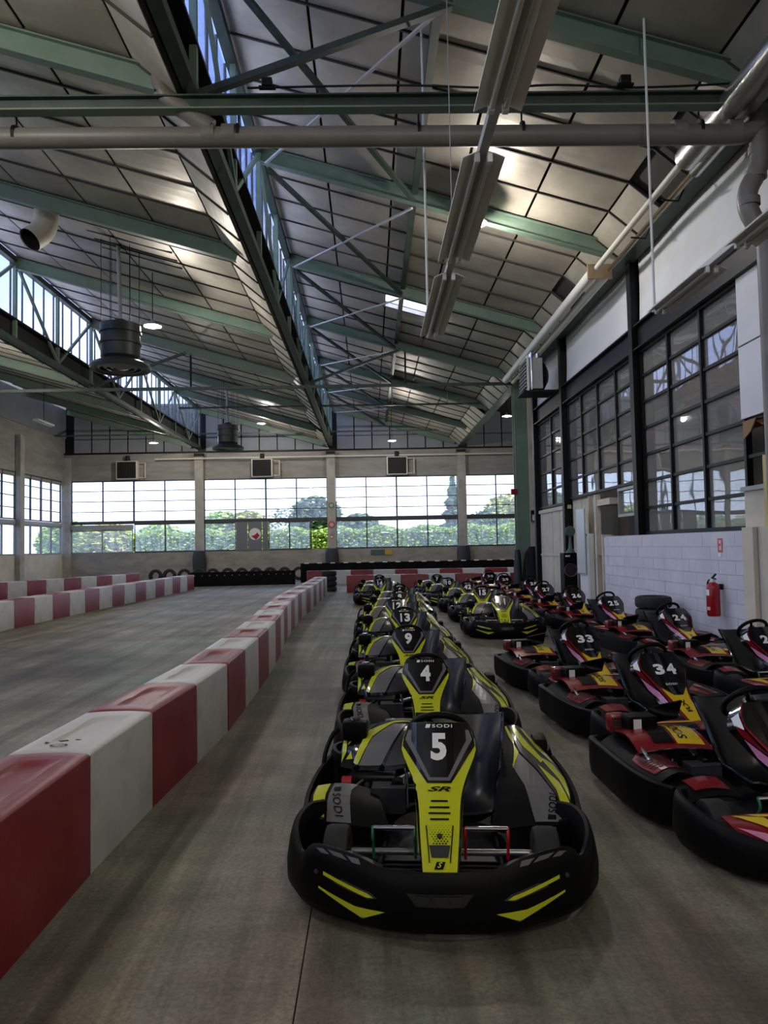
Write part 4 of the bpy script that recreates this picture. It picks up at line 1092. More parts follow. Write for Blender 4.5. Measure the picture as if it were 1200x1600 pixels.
# ================================================================== TRACK BARRIERS
def block_mesh(m):
    L, W, Hh = .985, .45, .63
    b = B(); NU, NV = 14, 20
    def pos(a, c):   # a across -1..1, c along 0..1
        return (a*W/2, (c-.5)*L+.05*(1-a*a)-.025)
    def top(a, c):
        x, y = pos(a, c)
        ox, oy = abs(a)/.52, abs(c-.5)/.36
        r = (ox**3+oy**3)**(1/3)
        rec = max(0, min(1, (1.0-r)/.10)); ring = max(0, 1-abs(r-1.12)/.08)
        e = min((1-abs(a))*W/2, c*L, (1-c)*L)
        rd = .014*max(0, 1-e/.014)**2
        return (x, y, Hh-.022*rec-.006*ring-rd)
    rows = [-1, -.985, -.94, -.7, -.56, -.5, -.44, -.2, .2, .44, .5, .56, .7, .94, .985, 1]
    cl = [0, .006, .014, .08, .12, .15, .18, .3, .5, .7, .82, .85, .88, .92, .986, .994, 1]
    vs = [top(a, c) for c in cl for a in rows]; n = len(rows); k = len(cl)
    fs = [(i*n+j, i*n+j+1, (i+1)*n+j+1, (i+1)*n+j) for i in range(k-1) for j in range(n-1)]
    ring_ = [j for j in range(n)]+[i*n+n-1 for i in range(1, k)]+[(k-1)*n+j for j in range(n-2, -1, -1)]+[i*n for i in range(k-2, 0, -1)]
    base = len(vs)
    vs += [(vs[q][0]*1.0, vs[q][1], 0) for q in ring_]
    for q in range(len(ring_)):
        q2 = (q+1) % len(ring_)
        fs.append((ring_[q], ring_[q2], base+q2, base+q))
    fs.append(tuple(base+q for q in range(len(ring_))))
    b.add(vs, fs); me = b.mesh('barrier_block', .7); me.materials.append(m); return me
BM = {'red': block_mesh(M_redb), 'white': block_mesh(M_whtb)}
ORD = ['first', 'second', 'third', 'fourth', 'fifth', 'sixth', 'seventh', 'eighth', 'ninth', 'tenth', 'eleventh', 'twelfth', 'thirteenth', 'fourteenth', 'fifteenth', 'sixteenth', 'seventeenth', 'eighteenth', 'nineteenth', 'twentieth']
def barrier(path, first, where, group, z=0, step=1.0):
    """blocks end to end along a plan polyline, colours alternating"""
    P = smoothpath([(x, y, 0) for x, y in path], 12); cum = [0]
    for a, c in zip(P, P[1:]): cum.append(cum[-1]+(c-a).length)
    def at(s):
        i = max(k for k in range(len(cum)) if cum[k] <= s+1e-9); i = min(i, len(P)-2)
        return P[i]+(P[i+1]-P[i])*((s-cum[i])/(cum[i+1]-cum[i]))
    n = int(cum[-1]/step); cnt = {'red': 0, 'white': 0}; out = []
    for k in range(n):
        c = first if k % 2 == 0 else ('white' if first == 'red' else 'red')
        a, e = at(k*step), at((k+1)*step-1e-6); m_ = (a+e)/2; d = e-a
        o = inst('barrier_block', BM[c], None, (m_.x, m_.y, z), (0, 0, math.atan2(d.y, d.x)-PI/2))
        tag(o, '%s barrier block, %s %s %s' % (c, ORD[min(19, cnt[c])], c, where), 'barrier', group); cnt[c] += 1; out.append(o)
    return out
near = [(-1.74, 1.03), (-1.745, 2.0), (-1.735, 3.05), (-1.735, 4.02), (-1.70, 5.01), (-1.635, 6.05), (-1.585, 7.1), (-1.595, 8.2), (-1.605, 9.25), (-1.63, 10.3), (-1.69, 11.8), (-1.82, 14.06), (-1.92, 17.6), (-1.87, 20.1), (-1.845, 24.0), (-1.84, 27.6)]
nb = barrier(near, 'red', 'from the camera in the long barrier beside the karts', 'blocks of the long barrier beside the karts')
# printed marks on the near white block
mk = B(); e_ = nb[3]
for pts in ([(0, .0), (.05, .015), (.07, -.01), (.03, -.03)], [(.09, .03), (.13, .02), (.12, 0), (.10, .005)], [(-.06, -.02), (-.02, -.04), (-.05, -.06)]):
    mk.add([(x-.07, y-.26, .633) for x, y in pts], [tuple(range(len(pts)))])
rg = [(math.cos(k*PI/8), math.sin(k*PI/8)) for k in range(16)]
mk.add([(-.02+.05*a, -.36+.028*c, .634) for a, c in rg]+[(-.02+.036*a, -.36+.018*c, .634) for a, c in rg], [(k, (k+1) % 16, 16+(k+1) % 16, 16+k) for k in range(16)])
obj('printed_mark', mk, M_kgls, e_)
barrier([(-8.25, 13.0), (-8.35, 17.2), (-8.25, 22.0), (-8.05, 27.0), (-7.85, 32.0)], 'red', 'from the left in the nearer barrier across the track', 'blocks of the nearer left barrier')
barrier([(-14.6, 24.0), (-13.9, 27.5), (-12.6, 31.5), (-11.2, 35.6)], 'white', 'from the left in the farther barrier across the track', 'blocks of the farther left barrier')
barrier([(6.2, 27.5), (2.0, 27.8), (-1.4, 28.0)], 'red', 'from the right in the cross barrier behind the karts', 'blocks of the cross barrier behind the karts', step=1.02)
barrier([(7.2, 33.4), (2.0, 33.9), (-3.6, 34.3)], 'white', 'from the right in the farthest cross barrier', 'blocks of the far cross barrier', step=1.02)
# rubber belt wall closing the bend, and loose tyres behind it
def belt(u, v):
    x = -8.2+4.7*u; return (x, 33.6+.5*math.sin(PI*u*.5)+.0*v, .02+.66*v)
bt = thing('belt_barrier', 'low black rubber belt barrier closing the track bend', 'barrier')
obj('rubber_belt', B().shell(belt, 16, 2, .06), M_kblk, bt, smooth=.5)
for k in range(14): obj('belt_bolt', B().lathe([(.001, -.02), (.025, -.015), (.025, 0)], 8, axis='y', c=(-8.0+.33*k, belt((.2+.33*k)/4.7, 0)[1]-.055, .52)), M_alu, bt)
tm = B().lathe([(.17, -.09), (.22, -.10), (.27, -.085), (.29, -.05), (.29, .05), (.27, .085), (.22, .10), (.17, .09), (.185, 0)], 18, closed=True).mesh('tyre', .7); tm.materials.append(M_tyre)
cm = B().lathe([(.20, -.09), (.28, -.10), (.34, -.085), (.36, -.05), (.36, .05), (.34, .085), (.28, .10), (.20, .09), (.22, 0)], 22, closed=True, axis='y').mesh('tyre', .7); cm.materials.append(M_tyre)
for k in range(26):
    o = inst('tyre', cm, None, (-11.2+.745*k, 38.6+random.uniform(-.1, .1), .38), (random.uniform(-.10, .02), 0, random.uniform(-.15, .15)))
    tag(o, 'black tyre standing on edge in the long row under the far windows', 'tyre', 'tyres standing under the far windows')
bt2 = thing('belt_barrier', 'tall black rubber belt barrier behind the farthest red and white blocks', 'barrier')
obj('rubber_belt', B().shell(lambda u, v: (-3.4+10.6*u, 35.7-.3*u, .02+.93*v), 20, 2, .08), M_kblk, bt2)
for k in range(17): obj('belt_clip', B().rbox((-3.1+.63*k, 35.66-.018*k, .95), (.22, .14, .045), .01), M_num, bt2)
for lvl in range(4):
    o = inst('tyre', tm, None, (-1.62, 28.55, .1+.2*lvl)); tag(o, '%s tyre from the floor in the stack at the end of the long barrier' % ['lowest', 'second', 'third', 'topmost'][lvl], 'tyre', 'tyre stack at the barrier end')
for lvl in range(4):
    o = inst('tyre', tm, None, (4.64, 12.10, .1+.2*lvl)); tag(o, '%s tyre in the stack against the grey block wall' % ['lowest', 'second', 'third', 'topmost'][lvl], 'tyre', 'tyre stack by the block wall')
# padding round the far pilasters
for x, nm in ((-9.43, 'left'), (-2.13, 'middle'), (5.15, 'right')):
    def pad(u, v, x=x):
        g = PI+PI*u; r = .34+.05*math.sin(PI*v)+.015*math.sin(7*g+5*v)
        return (x+r*math.cos(g)*.95, YF-.2+r*math.sin(g)*.8, .3+1.35*v)
    tag(obj('pilaster_pad', B().shell(pad, 14, 8, .04), mat('dark_tarp', '#2c3038', .55)), 'dark padding wrapped round the foot of the %s far pilaster' % nm, 'padding', 'pads on the far pilasters')

# ================================================================== SERVICES AND FIXTURES
# grey drain pipe across the hall
dp = thing('drain_pipe', 'large grey plastic pipe crossing the hall under the tie beam', 'pipe', (0, 9.0, 0))
obj('main_pipe', B().tube([(-15.5, 0, 6.88), (4.75, 0, 6.82)], .125, 20), M_pvc, dp, smooth=.8)
for x in (-2.0, -1.75, 3.9, 4.6): obj('pipe_collar', B().tube([(x, 0, 6.86), (x+.16, 0, 6.86)], .138, 20), M_pvc, dp, smooth=.8)
obj('branch_elbow', B().tube(smoothpath([(-1.9, 0, 6.95), (-2.15, -.05, 7.12), (-2.42, -.1, 7.3), (-2.5, -.1, 7.55)], 5), .12, 18), M_pvc, dp, smooth=.8)
obj('down_pipe', B().tube(smoothpath([(4.6, 0, 6.82), (4.85, 0, 6.84), (5.02, -.02, 6.95), (5.02, -.02, 7.2)], 5), .125, 18), M_pvc, dp, smooth=.8)
obj('down_pipe', B().tube(smoothpath([(5.0, 0, 7.0), (5.02, 0, 6.6), (4.98, .02, 6.35), (4.86, .03, 6.1), (4.86, .03, 5.85), (5.0, .02, 5.55), (5.05, 0, 5.3), (5.05, 0, 1.0)], 5), .12, 18), M_pvc, dp, smooth=.8)
for z in (6.62, 6.3, 5.95, 5.6): obj('pipe_collar', B().tube([(interp([(5.6, 5.0), (5.95, 4.86), (6.3, 4.96), (6.62, 5.02)], z), .02, z-.05), (interp([(5.6, 5.0), (5.95, 4.86), (6.3, 4.96), (6.62, 5.02)], z), .02, z+.05)], .132, 18), M_pvc, dp, smooth=.8)
for x in (-4.3, -1.55, .7, 2.0, 4.25):
    obj('pipe_hanger', B().tube([(x, 0, 6.9), (x, -.02, 7.35)], .012, 6), M_black, dp)
    obj('hanger_ring', B().tube([(x-.02, 0, 6.87), (x+.02, 0, 6.87)], .134, 20), M_black, dp)
# hanging cable along the tie beam
tag(obj('cable', B().tube(smoothpath([(-1.4, 8.76, 7.32), (.4, 8.76, 7.34), (1.6, 8.76, 7.30), (2.4, 8.76, 7.33), (3.4, 8.76, 7.29), (4.6, 8.76, 7.33)], 6), .014, 6), M_black), 'black cable lying along the heavy green tie beam', 'cable')
for x, nm in ((-1.15, 'left'), (3.22, 'right')):
    f = thing('camera_box', '%s small dark box clipped on the heavy tie beam' % nm, 'box', (x, 8.7, 7.27))
    obj('body', B().rbox((0, 0, .07), (.13, .1, .1), .015), M_black, f); obj('bracket', B().box((0, .0, .012), (.2, .06, .025)), M_black, f)
# lagged heating pipes along the right valley
hp = thing('heating_pipe', 'silver lagged heating pipes running along the top of the right wall', 'pipe', (4.62, 0, 7.15))
obj('lagged_pipe', B().tube([(0, 2, 0), (0, 10.2, 0)], .17, 18), M_silver, hp, smooth=.8)
obj('lagged_pipe', B().tube([(.26, 2, -.03), (.26, 10.5, -.03)], .09, 16), M_silver, hp, smooth=.8)
obj('bare_pipe', B().tube([(-.02, 10.2, 0), (-.02, 14.3, 0)], .055, 12), M_paintpipe, hp, smooth=.8)
obj('bare_pipe', B().tube([(.22, 10.4, -.05), (.22, 14.3, -.05)], .04, 12), M_copper, hp, smooth=.8)
for y in (11.2, 12.6): obj('pipe_clip', B().tube([(.05, y, -.12), (.3, y, -.14), (.42, y, .1)], .015, 6), M_black, hp)
obj('lagged_pipe', B().tube([(-.02, 14.5, 0), (-.02, 24.2, 0)], .11, 16), M_white, hp, smooth=.8)
obj('lagged_pipe', B().tube([(.24, 14.5, -.06), (.24, 24.2, -.06)], .09, 16), M_white, hp, smooth=.8)
obj('end_plate', B().rbox((.08, 14.45, -.03), (.5, .05, .3), .01), M_copper, hp)
# fluorescent trunking
def trunk(x, z, y0, y1, tubes, label, rod_y):
    t = thing('fluorescent_light', label, 'light fixture', (x, 0, z))
    obj('trunking', B().rbox((0, (y0+y1)/2, .05), (.07, y1-y0, .07), .008), M_grey, t)
    for a, c in tubes:
        def rf(u, v, a=a, c=c):
            s = v*2-1; return (s*.15, a+(c-a)*u, .02-.05*abs(s)**1.5+.0)
        r = obj('reflector', B().shell(rf, 2, 8, .006), M_white, t, smooth=.6)
        for sx in (-1, 1):
            obj('tube', B().tube([(sx*.045, a+.05, -.03), (sx*.045, c-.05, -.03)], .018, 10), mat('unlit_tube', '#c9c6be', .3), r, smooth=.8)
            for y in (a+.03, c-.03): obj('tube_holder', B().rbox((sx*.045, y, -.02), (.04, .05, .07), .008), M_white, r)
    for ry, rx, zt in rod_y: obj('hanging_rod', B().tube([(rx, ry, .08), (rx, ry, zt-z)], .016, 8), M_white, t, smooth=.8)
    return t
trunk(.85, 4.45, 2.0, 9.65, [(2.2, 4.5), (5.05, 6.95), (7.35, 9.5)], 'long white fluorescent trunking hanging above the row of yellow karts', [(9.55, -.04, 8.75)])
trunk(3.46, 4.42, 5.0, 8.65, [(5.2, 6.6), (7.15, 8.5)], 'short white fluorescent trunking hanging in front of the glazed wall', [(8.6, -.02, 8.05)])
fc = thing('pull_chain', 'thin chain hanging beside the fluorescent trunking', 'chain', (1.02, 8.4, 4.6))
obj('chain', B().tube([(0, 0, 0), (0, 0, 4.1)], .006, 5), M_grey, fc)
obj('cord_grip', B().rbox((.0, 0, -.02), (.03, .03, .06), .008), M_white, fc)
# pendant lamps (lit)
def lamp(x, y, z, i, label):
    t = thing('pendant_lamp', label, 'lamp', (x, y, z), 0, 'lit pendant lamps under the roof')
    obj('shade', B().lathe([(.03, .16), (.05, .15), (.07, .10), (.2, .04), (.21, .0), (.20, .005), (.06, .09), (.02, .12)], 20), M_grey, t, smooth=.7)
    obj('bulb', B().lathe([(.001, -.02), (.07, -.012), (.13, .005), (.15, .02), (.10, .05), (.03, .08)], 16), MATS.get('lamp_glow') or mat('lamp_glow', (1, .93, .82), .5, emit=22), t, smooth=.8)
    bay = max(k for k in range(4) if XT[k] < x)
    obj('suspension', B().tube([(0, 0, .15), (0, 0, zceil(x, bay)-z+(.1 if bay == 3 else -.01))], .012, 6), M_black, t)
    ld = bpy.data.lights.new('lamp_light', 'POINT'); ld.energy = LAMP_W; ld.shadow_soft_size = .09; ld.color = (1, .94, .85)
    lo = bpy.data.objects.new('lamp_light', ld); COL.objects.link(lo); lo.parent = t; lo.location = (0, 0, -.115)
LAMPS = [(2.13, 13.75, 7.82, 'lit pendant lamp beside the fluorescent trunking'), (-5.15, 17.6, 7.1, 'lit pendant lamp behind the large ventilation diffuser'), (1.15, 36.2, 6.9, 'lit pendant lamp in front of the right far heater'),
         (6.1, 32.0, 7.3, 'lit pendant lamp beside the top of the green column'), (-5.4, 37.0, 8.0, 'lit pendant lamp right of the small ventilation diffuser'), (-10.7, 36.6, 7.05, 'lit pendant lamp above the left far heater')]
for i, (x, y, z, lb) in enumerate(LAMPS): lamp(x, y, z, i, lb)
for i, (x, y, z) in enumerate(((1.95, -1.5, 7.55), (1.95, -9.0, 7.55), (-5.15, 5.0, 7.6), (-5.15, -6.5, 7.6), (-12.6, 21.5, 7.4), (-12.6, 8.0, 7.4), (-12.6, -6, 7.4))):
    lamp(x, y, z, i, 'added lit pendant lamp, out of sight, that brightens the hall')  # unseen lamps added as fill for the hall
# ventilation diffusers
def diffuser(x, y, z, label, s=1.0):
    t = thing('ventilation_diffuser', label, 'diffuser', (x, y, z))
    dg_ = mat('diffuser_grey', '#3c4141', .45, metal=.3)
    obj('drum', B().lathe([(.30, .18), (.36, .22), (.42, .28), (.42, .55), (.45, .56), (.45, .60), (.42, .61), (.42, .80), (.45, .81), (.45, .85), (.43, .86), (.43, 1.0), (.20, 1.02), (.12, 1.12), (.001, 1.12)], 28), dg_, t, smooth=.5)
    fl_ = obj('flange', B().lathe([(.40, .22), (.62, .12), (.66, .06), (.64, .0), (.58, .0), (.42, .10), (.38, .2)], 32), dg_, t, smooth=.5)
    for r in (.16, .30, .44): obj('louvre_ring', B().lathe([(r, .02), (r+.07, .07), (r+.075, .065), (r+.005, .012)], 28, closed=True), M_grey, fl_, smooth=.5)
    obj('louvre_hub', B().lathe([(.001, .02), (.10, .03), (.11, .06), (.001, .07)], 20), M_grey, fl_, smooth=.5)
    zc = zceil(x, 1)-z
    for k in range(6):
        g = k*PI/3+.3; obj('hanger', B().tube([(.40*math.cos(g), .40*math.sin(g), .95), (.40*math.cos(g), .40*math.sin(g), zc+.13*math.cos(g)*-1)], .008, 5), M_black, t)
    obj('feed_duct', B().tube([(0, 0, 1.1), (-.06, .05, zc)], .045, 8), M_grey, t)
    for k in (-1, 0, 1): obj('support_bar', B().box((.35, k*.45, zc-.10), (1.9, .05, .05), rot=Matrix.Rotation(.2847, 3, 'Y')), M_black, t)
diffuser(-5.45, 16.2, 5.70, 'large dark grey drum-shaped ventilation diffuser hanging at the left')
diffuser(-5.85, 30.6, 5.85, 'smaller looking drum-shaped ventilation diffuser hanging near the far wall')
dc = thing('duct_stub', 'white angled duct stub coming out of the left roof slope', 'duct', (-6.55, 15.0, 0))
obj('duct', B().tube(smoothpath([(0, 0, 8.95), (0, -.02, 8.55), (-.06, -.12, 8.25), (-.2, -.32, 8.0)], 4), .24, 20, cap=False), M_paintpipe, dc, smooth=.6)
obj('duct_inside', B().tube(smoothpath([(0, 0, 8.9), (0, -.02, 8.55), (-.06, -.12, 8.25), (-.19, -.31, 8.01)], 4), .225, 20, cap=False), M_dark, dc, smooth=.6)
# unit heaters on the far wall
for x, nm in ((-13.3, 'left'), (-5.9, 'middle'), (1.55, 'right')):
    t = thing('unit_heater', '%s black louvred heater high on the far wall' % nm, 'heater', (x, YF-.45, 6.15), 0, 'heaters on the far wall')
    obj('casing', B().rbox((0, .1, 0), (1.16, .4, 1.0), .03), M_paintpipe, t)
    gr = obj('grille', B().box((0, -.11, 0), (1.02, .03, .9)), M_dark, t)
    sl = B().rbox((0, 0, 0), (1.0, .03, .03), .006) if nm == 'middle' else B().rbox((0, 0, 0), (.03, .03, .88), .006)
    sm = sl.mesh('louvre'); sm.materials.append(M_black)
    for k in range(9): inst('louvre', sm, gr, (0, -.14, -.4+.1*k) if nm == 'middle' else (-.45+.11*k, -.14, 0))
    obj('pipe_loop', B().tube([(.62, .1, .4), (.95, .1, .4), (.95, .1, -.42), (.62, .1, -.42)], .04, 8), M_paintpipe, t, smooth=.8)
    obj('fan_motor', B().lathe([(.001, .3), (.12, .3), (.14, .0), (.14, -.1)], 12, c=(0, .1, .5)), M_dark, t, smooth=.6)
tag(obj('heating_main', B().tube([(-11.8, YF-.35, 6.74), (8.0, YF-.35, 6.74)], .05, 10), M_paintpipe, smooth=.8), 'thin pale pipe running along the far wall above the windows', 'pipe')
# fan heater on the right, by the green column
fh = thing('fan_heater', 'grey fan heater on a bracket beside the green column', 'heater', (4.45, 20.5, 5.95))
obj('casing', B().rbox((.2, 0, .45), (.4, .9, .86), .02), M_grey, fh)
obj('front_frame', B().rbox((-.02, 0, .45), (.05, 1.0, .98), .01), M_white, fh)
obj('grille', B().box((-.05, 0, .45), (.02, .86, .84)), M_dark, fh)
sm = B().rbox((0, 0, 0), (.03, .86, .06), .006, rot=Matrix.Rotation(.5, 3, 'Y')).mesh('louvre'); sm.materials.append(M_grey)
for k in range(8): inst('louvre', sm, fh, (-.07, 0, .1+.1*k))
obj('fan_guard', B().lathe([(.40, .0), (.38, .10), (.2, .2), (.05, .22), (.05, .18), (.18, .16), (.34, .08), (.36, 0)], 24, axis='x', c=(.42, 0, .45)), M_black, fh, smooth=.6)
for x in (.1, .3): obj('flue_pipe', B().tube([(x, -.3, .85), (x, -.3, 1.02)], .05, 12), M_chrome, fh, smooth=.8)
obj('rail', B().tube([(.08, -.47, -.02), (.08, -.47, 1.02)], .03, 8), M_chrome, fh, smooth=.8)
obj('bracket', B().box((.35, 0, -.04), (1.0, .9, .05)), M_black, fh)
# green column
gc = thing('steel_column', 'tall green steel column at the end of the glazed wall', 'column', (5.2, 24.9, 0))
obj('column_flange', B().box((0, -.17, 3.6), (.50, .03, 7.2)), M_green, gc); obj('column_web', B().box((0.0, 0, 3.6), (.03, .34, 7.2)), M_green, gc); obj('column_flange', B().box((0, .17, 3.6), (.50, .03, 7.2)), M_green, gc)
obj('column_side', B().box((.42, .15, 3.6), (.36, .05, 7.2)), M_dgreen, gc)
cap_ = B().rbox((5.52, 24.56, 2.62), (.25, .12, .38), .02); bx2 = thing('control_box', 'small black box with a white square plate on the green column', 'box', (0, 0, 0))
obj('body', cap_, M_black, bx2); obj('plate', B().box((5.52, 24.495, 2.56), (.19, .01, .2)), M_white, bx2)
tag(obj('exit_box', B().rbox((4.87, 24.70, 3.45), (.2, .1, .2), .02), M_red), 'small red box fixed to the side of the green column', 'box')
# coats hanging at the column
def coat(u, v):
    g = 2*PI*u; r = (.26+.05*math.sin(3*g+2*v)+.03*math.sin(7*g))*interp([(0, 1.05), (.6, 1.0), (.85, .9), (1, .35)], v)
    return (5.38+r*1.15*math.cos(g), 24.42+r*.8*math.sin(g), .25+1.35*v)
tag(obj('hanging_coats', B().grid(coat, 40, 14), mat('dark_cloth', '#111315', .9, col2='#1d2023', scale=5), smooth=1.2), 'bundle of dark coats hanging at the foot of the green column', 'clothes')
tag(obj('grey_bag', B().grid(lambda u, v: (4.88+(.13+.03*math.sin(6*PI*u))*math.cos(2*PI*u)*(1-.4*v*v), 24.42+.15*math.sin(2*PI*u)*(1-.4*v*v), .3+1.2*v), 24, 8), mat('grey_cloth', '#34373d', .8), smooth=1.2), 'dark grey bag hanging left of the coats on the green column', 'bag')
# speaker tower, cabinets and fan along the cream panels
sp = thing('loudspeaker', 'black tower loudspeaker with a round driver by the cream panels', 'loudspeaker', (5.1, 18.95, 0))
obj('cabinet', B().rbox((0, 0, .72), (.34, .4, 1.44), .02), M_kblk, sp)
for z in (1.0, .45): 
    r_ = obj('driver_ring', B().lathe([(.15, -.02), (.17, -.03), (.17, 0), (.15, 0)], 26, axis='y', c=(0, -.2, z), closed=True), mat('driver_violet', '#5b3f55', .3), sp, smooth=.6)
    obj('driver_cone', B().lathe([(.001, -.02), (.05, -.02), (.15, .0)], 24, axis='y', c=(0, -.2, z)), M_dark, sp, smooth=.6)
obj('brand_strip', B().box((-.07, -.203, 1.36), (.12, .005, .04)), M_num, sp)
wc = thing('white_cabinet', 'tall white cabinet with a grey metal board leaning on it', 'cabinet', (5.05, 17.45, 0))
obj('body', B().rbox((.10, 0, .95), (.14, .7, 1.9), .012), mat('pale_cabinet', '#d7dad8', .5), wc)
obj('door', B().rbox((.02, 0, .95), (.02, .64, 1.8), .006), M_whitep, wc)
wbd = thing('metal_board', 'pale metal board leaning above the white cabinet', 'board', (5.03, 17.5, 0))
obj('sheet', B().rbox((0, 0, 1.72), (.03, .66, 1.55), .006), mat('pale_board', '#c3cacc', .4, metal=.2), wbd)
obj('edge_rail', B().tube([(-.02, -.28, .98), (-.02, .28, .98)], .012, 6), M_grey, wbd)
sf = thing('standing_fan', 'dark green standing fan on top of the black loudspeaker', 'fan', (5.1, 18.72, 1.44))
obj('stand', B().lathe([(.12, 0), (.11, .03), (.05, .12), (.03, .35), (.02, .5)], 16), mat('fan_green', '#44564d', .5), sf, smooth=.6)
obj('fan_head', B().lathe([(.001, -.05), (.12, -.05), (.14, 0), (.12, .05), (.001, .05)], 20, axis='y', c=(0, 0, .55)), MATS['fan_green'], sf, smooth=.6)
# fire extinguisher and its sign
fe = thing('fire_extinguisher', 'red fire extinguisher hanging on the grey block wall', 'fire extinguisher', (XR-.36, 10.6, .60))
obj('cylinder', B().lathe([(.001, 0), (.08, .0), (.092, .02), (.092, .40), (.085, .44), (.06, .475), (.03, .49), (.03, .5)], 24), M_red, fe, smooth=.6)
obj('neck', B().lathe([(.03, .49), (.035, .49), (.035, .53), (.02, .54)], 14), M_white, fe, smooth=.6)
obj('lever', B().rbox((0, -.04, .575), (.025, .14, .02), .005, rot=Matrix.Rotation(-.5, 3, 'X')), M_black, fe)
obj('carry_handle', B().rbox((0, -.04, .545), (.025, .12, .016), .005, rot=Matrix.Rotation(.15, 3, 'X')), M_black, fe)
obj('hose', B().tube(smoothpath([(0, .03, .53), (-.02, .1, .5), (-.03, .11, .4), (-.04, .1, .15)], 5), .012, 8), M_black, fe, smooth=.8)
obj('paper_label', B().grid(lambda u, v: (-.0935*math.cos(.55-.75*u), -.0935*math.sin(.55-.75*u)+0, .30+.085*v), 6, 2), M_num, fe)
obj('paper_label', B().grid(lambda u, v: (-.0935*math.cos(.65-.75*u), -.0935*math.sin(.65-.75*u), .09+.05*v), 6, 2), mat('label_pink', '#d8a9a4', .6), fe)
obj('print_block', B().grid(lambda u, v: (-.0933*math.cos(-.35-.6*u), -.0933*math.sin(-.35-.6*u), .1+.26*v), 6, 2), mat('label_violet', '#6b1a33', .5), fe)
obj('wall_bracket', B().box((.11, 0, .42), (.06, .05, .08)), M_black, fe)
fs_ = thing('fire_sign', 'small red and white extinguisher sign on the grey block wall', 'sign', (XR-.222, 10.62, 1.62))
obj('plate', B().rbox((0, 0, 0), (.006, .13, .2), .002), mat('sign_red', '#c2394a', .5), fs_)
for (y, z, w_, h_) in ((.0, .05, .03, .05), (.0, -.04, .025, .06), (-.045, .0, .012, .16)): obj('pictogram', B().box((-.004, y, z), (.003, w_, h_)), M_num, fs_)
obj('lower_strip', B().box((0, .02, -.14), (.005, .08, .05)), M_num, fs_)
# signs on the far wall
for z, r, c, nm in ((4.02, .16, '#4f7a5c', 'green'), (2.95, .19, '#b03a3a', 'red')):
    s = thing('round_sign', 'round %s sign on the middle far pilaster' % nm, 'sign', (-2.13, YF-.24, z))
    obj('disc', B().lathe([(.001, -.01), (r, -.01), (r, 0), (.001, 0)], 24, axis='y'), mat('sign_'+nm, c, .5), s)
    obj('centre', B().lathe([(.001, -.016), (r*.62, -.016), (r*.62, -.01), (.001, -.01)], 20, axis='y'), mat('sign_grey', '#b9b5ac', .5), s)
s = thing('small_sign', 'small red square notice low on the middle far pilaster', 'sign', (-2.13, YF-.24, 2.28)); obj('plate', B().box((0, 0, 0), (.16, .012, .2)), MATS['sign_red'], s); obj('print', B().box((0, -.008, 0), (.1, .004, .1)), M_num, s)
s = thing('wall_plate', 'green and yellow plate on the far wall below the window', 'sign', (.65, YF-.01, 1.38)); obj('green_half', B().box((-.25, 0, 0), (.78, .02, .28)), mat('plate_green', '#3f5f57', .5), s); obj('yellow_half', B().box((.34, 0, 0), (.38, .02, .28)), mat('plate_yellow', '#c39b3c', .5), s)
# boards behind the glazed wall
br = mat('orange_board', '#b4683e', .6, col2='#8f4f2e', scale=2)
st = thing('timber_stair', 'orange brown boards behind the glazed right wall', 'stairs', (6.7, 0, 0))
for k in range(9): obj('stair_tread', B().box((0, 10.2+.38*k, 3.2+.2*k), (1.0, .36, .05)), br, st)
obj('stringer', B().box((-.52, 11.8, 3.95), (.05, 4.0, .38), rot=Matrix.Rotation(.48, 3, 'X')), br, st)
obj('landing', B().box((.4, 16.6, 4.1), (2.0, 5.5, .16)), br, st)
obj('fascia', B().box((-.62, 12.3, 4.6), (.04, 3.2, .7)), br, st)
for y in (10.4, 13.8, 18.5): obj('stair_post', B().box((-.3, y, 2.05), (.12, .12, 4.1)), M_cream, st)
# ceiling skylight showing daylight in the middle slope is a real opening in the lining
# strip light on the dark left gable
sl_ = thing('strip_light', 'short unlit strip light hanging in the far left bay', 'light fixture', (-13.2, 30.0, 7.0))
obj('housing', B().rbox((0, 0, 0), (.25, 1.5, .09), .02), M_white, sl_); obj('tube', B().tube([(0, -.7, -.06), (0, .7, -.06)], .02, 8), MATS['unlit_tube'], sl_)
obj('suspension', B().tube([(0, 0, .04), (0, 0, 1.66)], .012, 6), M_black, sl_)

# ================================================================== OUTSIDE
gm_ = mat('outside_grass', '#6f8245', .9, col2='#566b35', scale=.5, world=True)
struct(obj('ground', B().box((0, 80, -.35), (200, 240, .2)), gm_))
def leafy(name, label, cat, fn, n, size, cols, trunk=None, group=None):
    t = thing(name, label, cat, (0, 0, 0), 0, group)
    b = B(); rnd = random.Random(label)
    for k in range(n):
        c = Vector(fn(rnd)); s_ = size*rnd.uniform(.6, 1.4)
        q = Matrix.Rotation(rnd.uniform(0, 6.3), 3, 'Z') @ Matrix.Rotation(rnd.uniform(-1.2, 1.2), 3, 'X')
        b.add([c+q @ Vector(p) for p in ((-s_*.5, 0, 0), (0, -s_*.28, .05*s_), (s_*.5, 0, 0), (0, s_*.28, .05*s_))], [(0, 1, 2, 3)], rnd.randrange(len(cols)))
    o = obj('foliage', b, cols, t); o['kind'] = 'stuff'
    if trunk: obj('trunk', B().tube(trunk[0], trunk[1], 8), mat('bark', '#5d4c3c', .9), t)
    return t
LV = [mat('leaf_a', '#a5c04f', .6), mat('leaf_b', '#87a844', .6), mat('leaf_c', '#bfd262', .6), mat('leaf_d', '#6f9038', .6)]
LD = [mat('leaf_e', '#5d7748', .7), mat('leaf_f', '#4b6440', .7), mat('leaf_g', '#6f8a55', .7)]
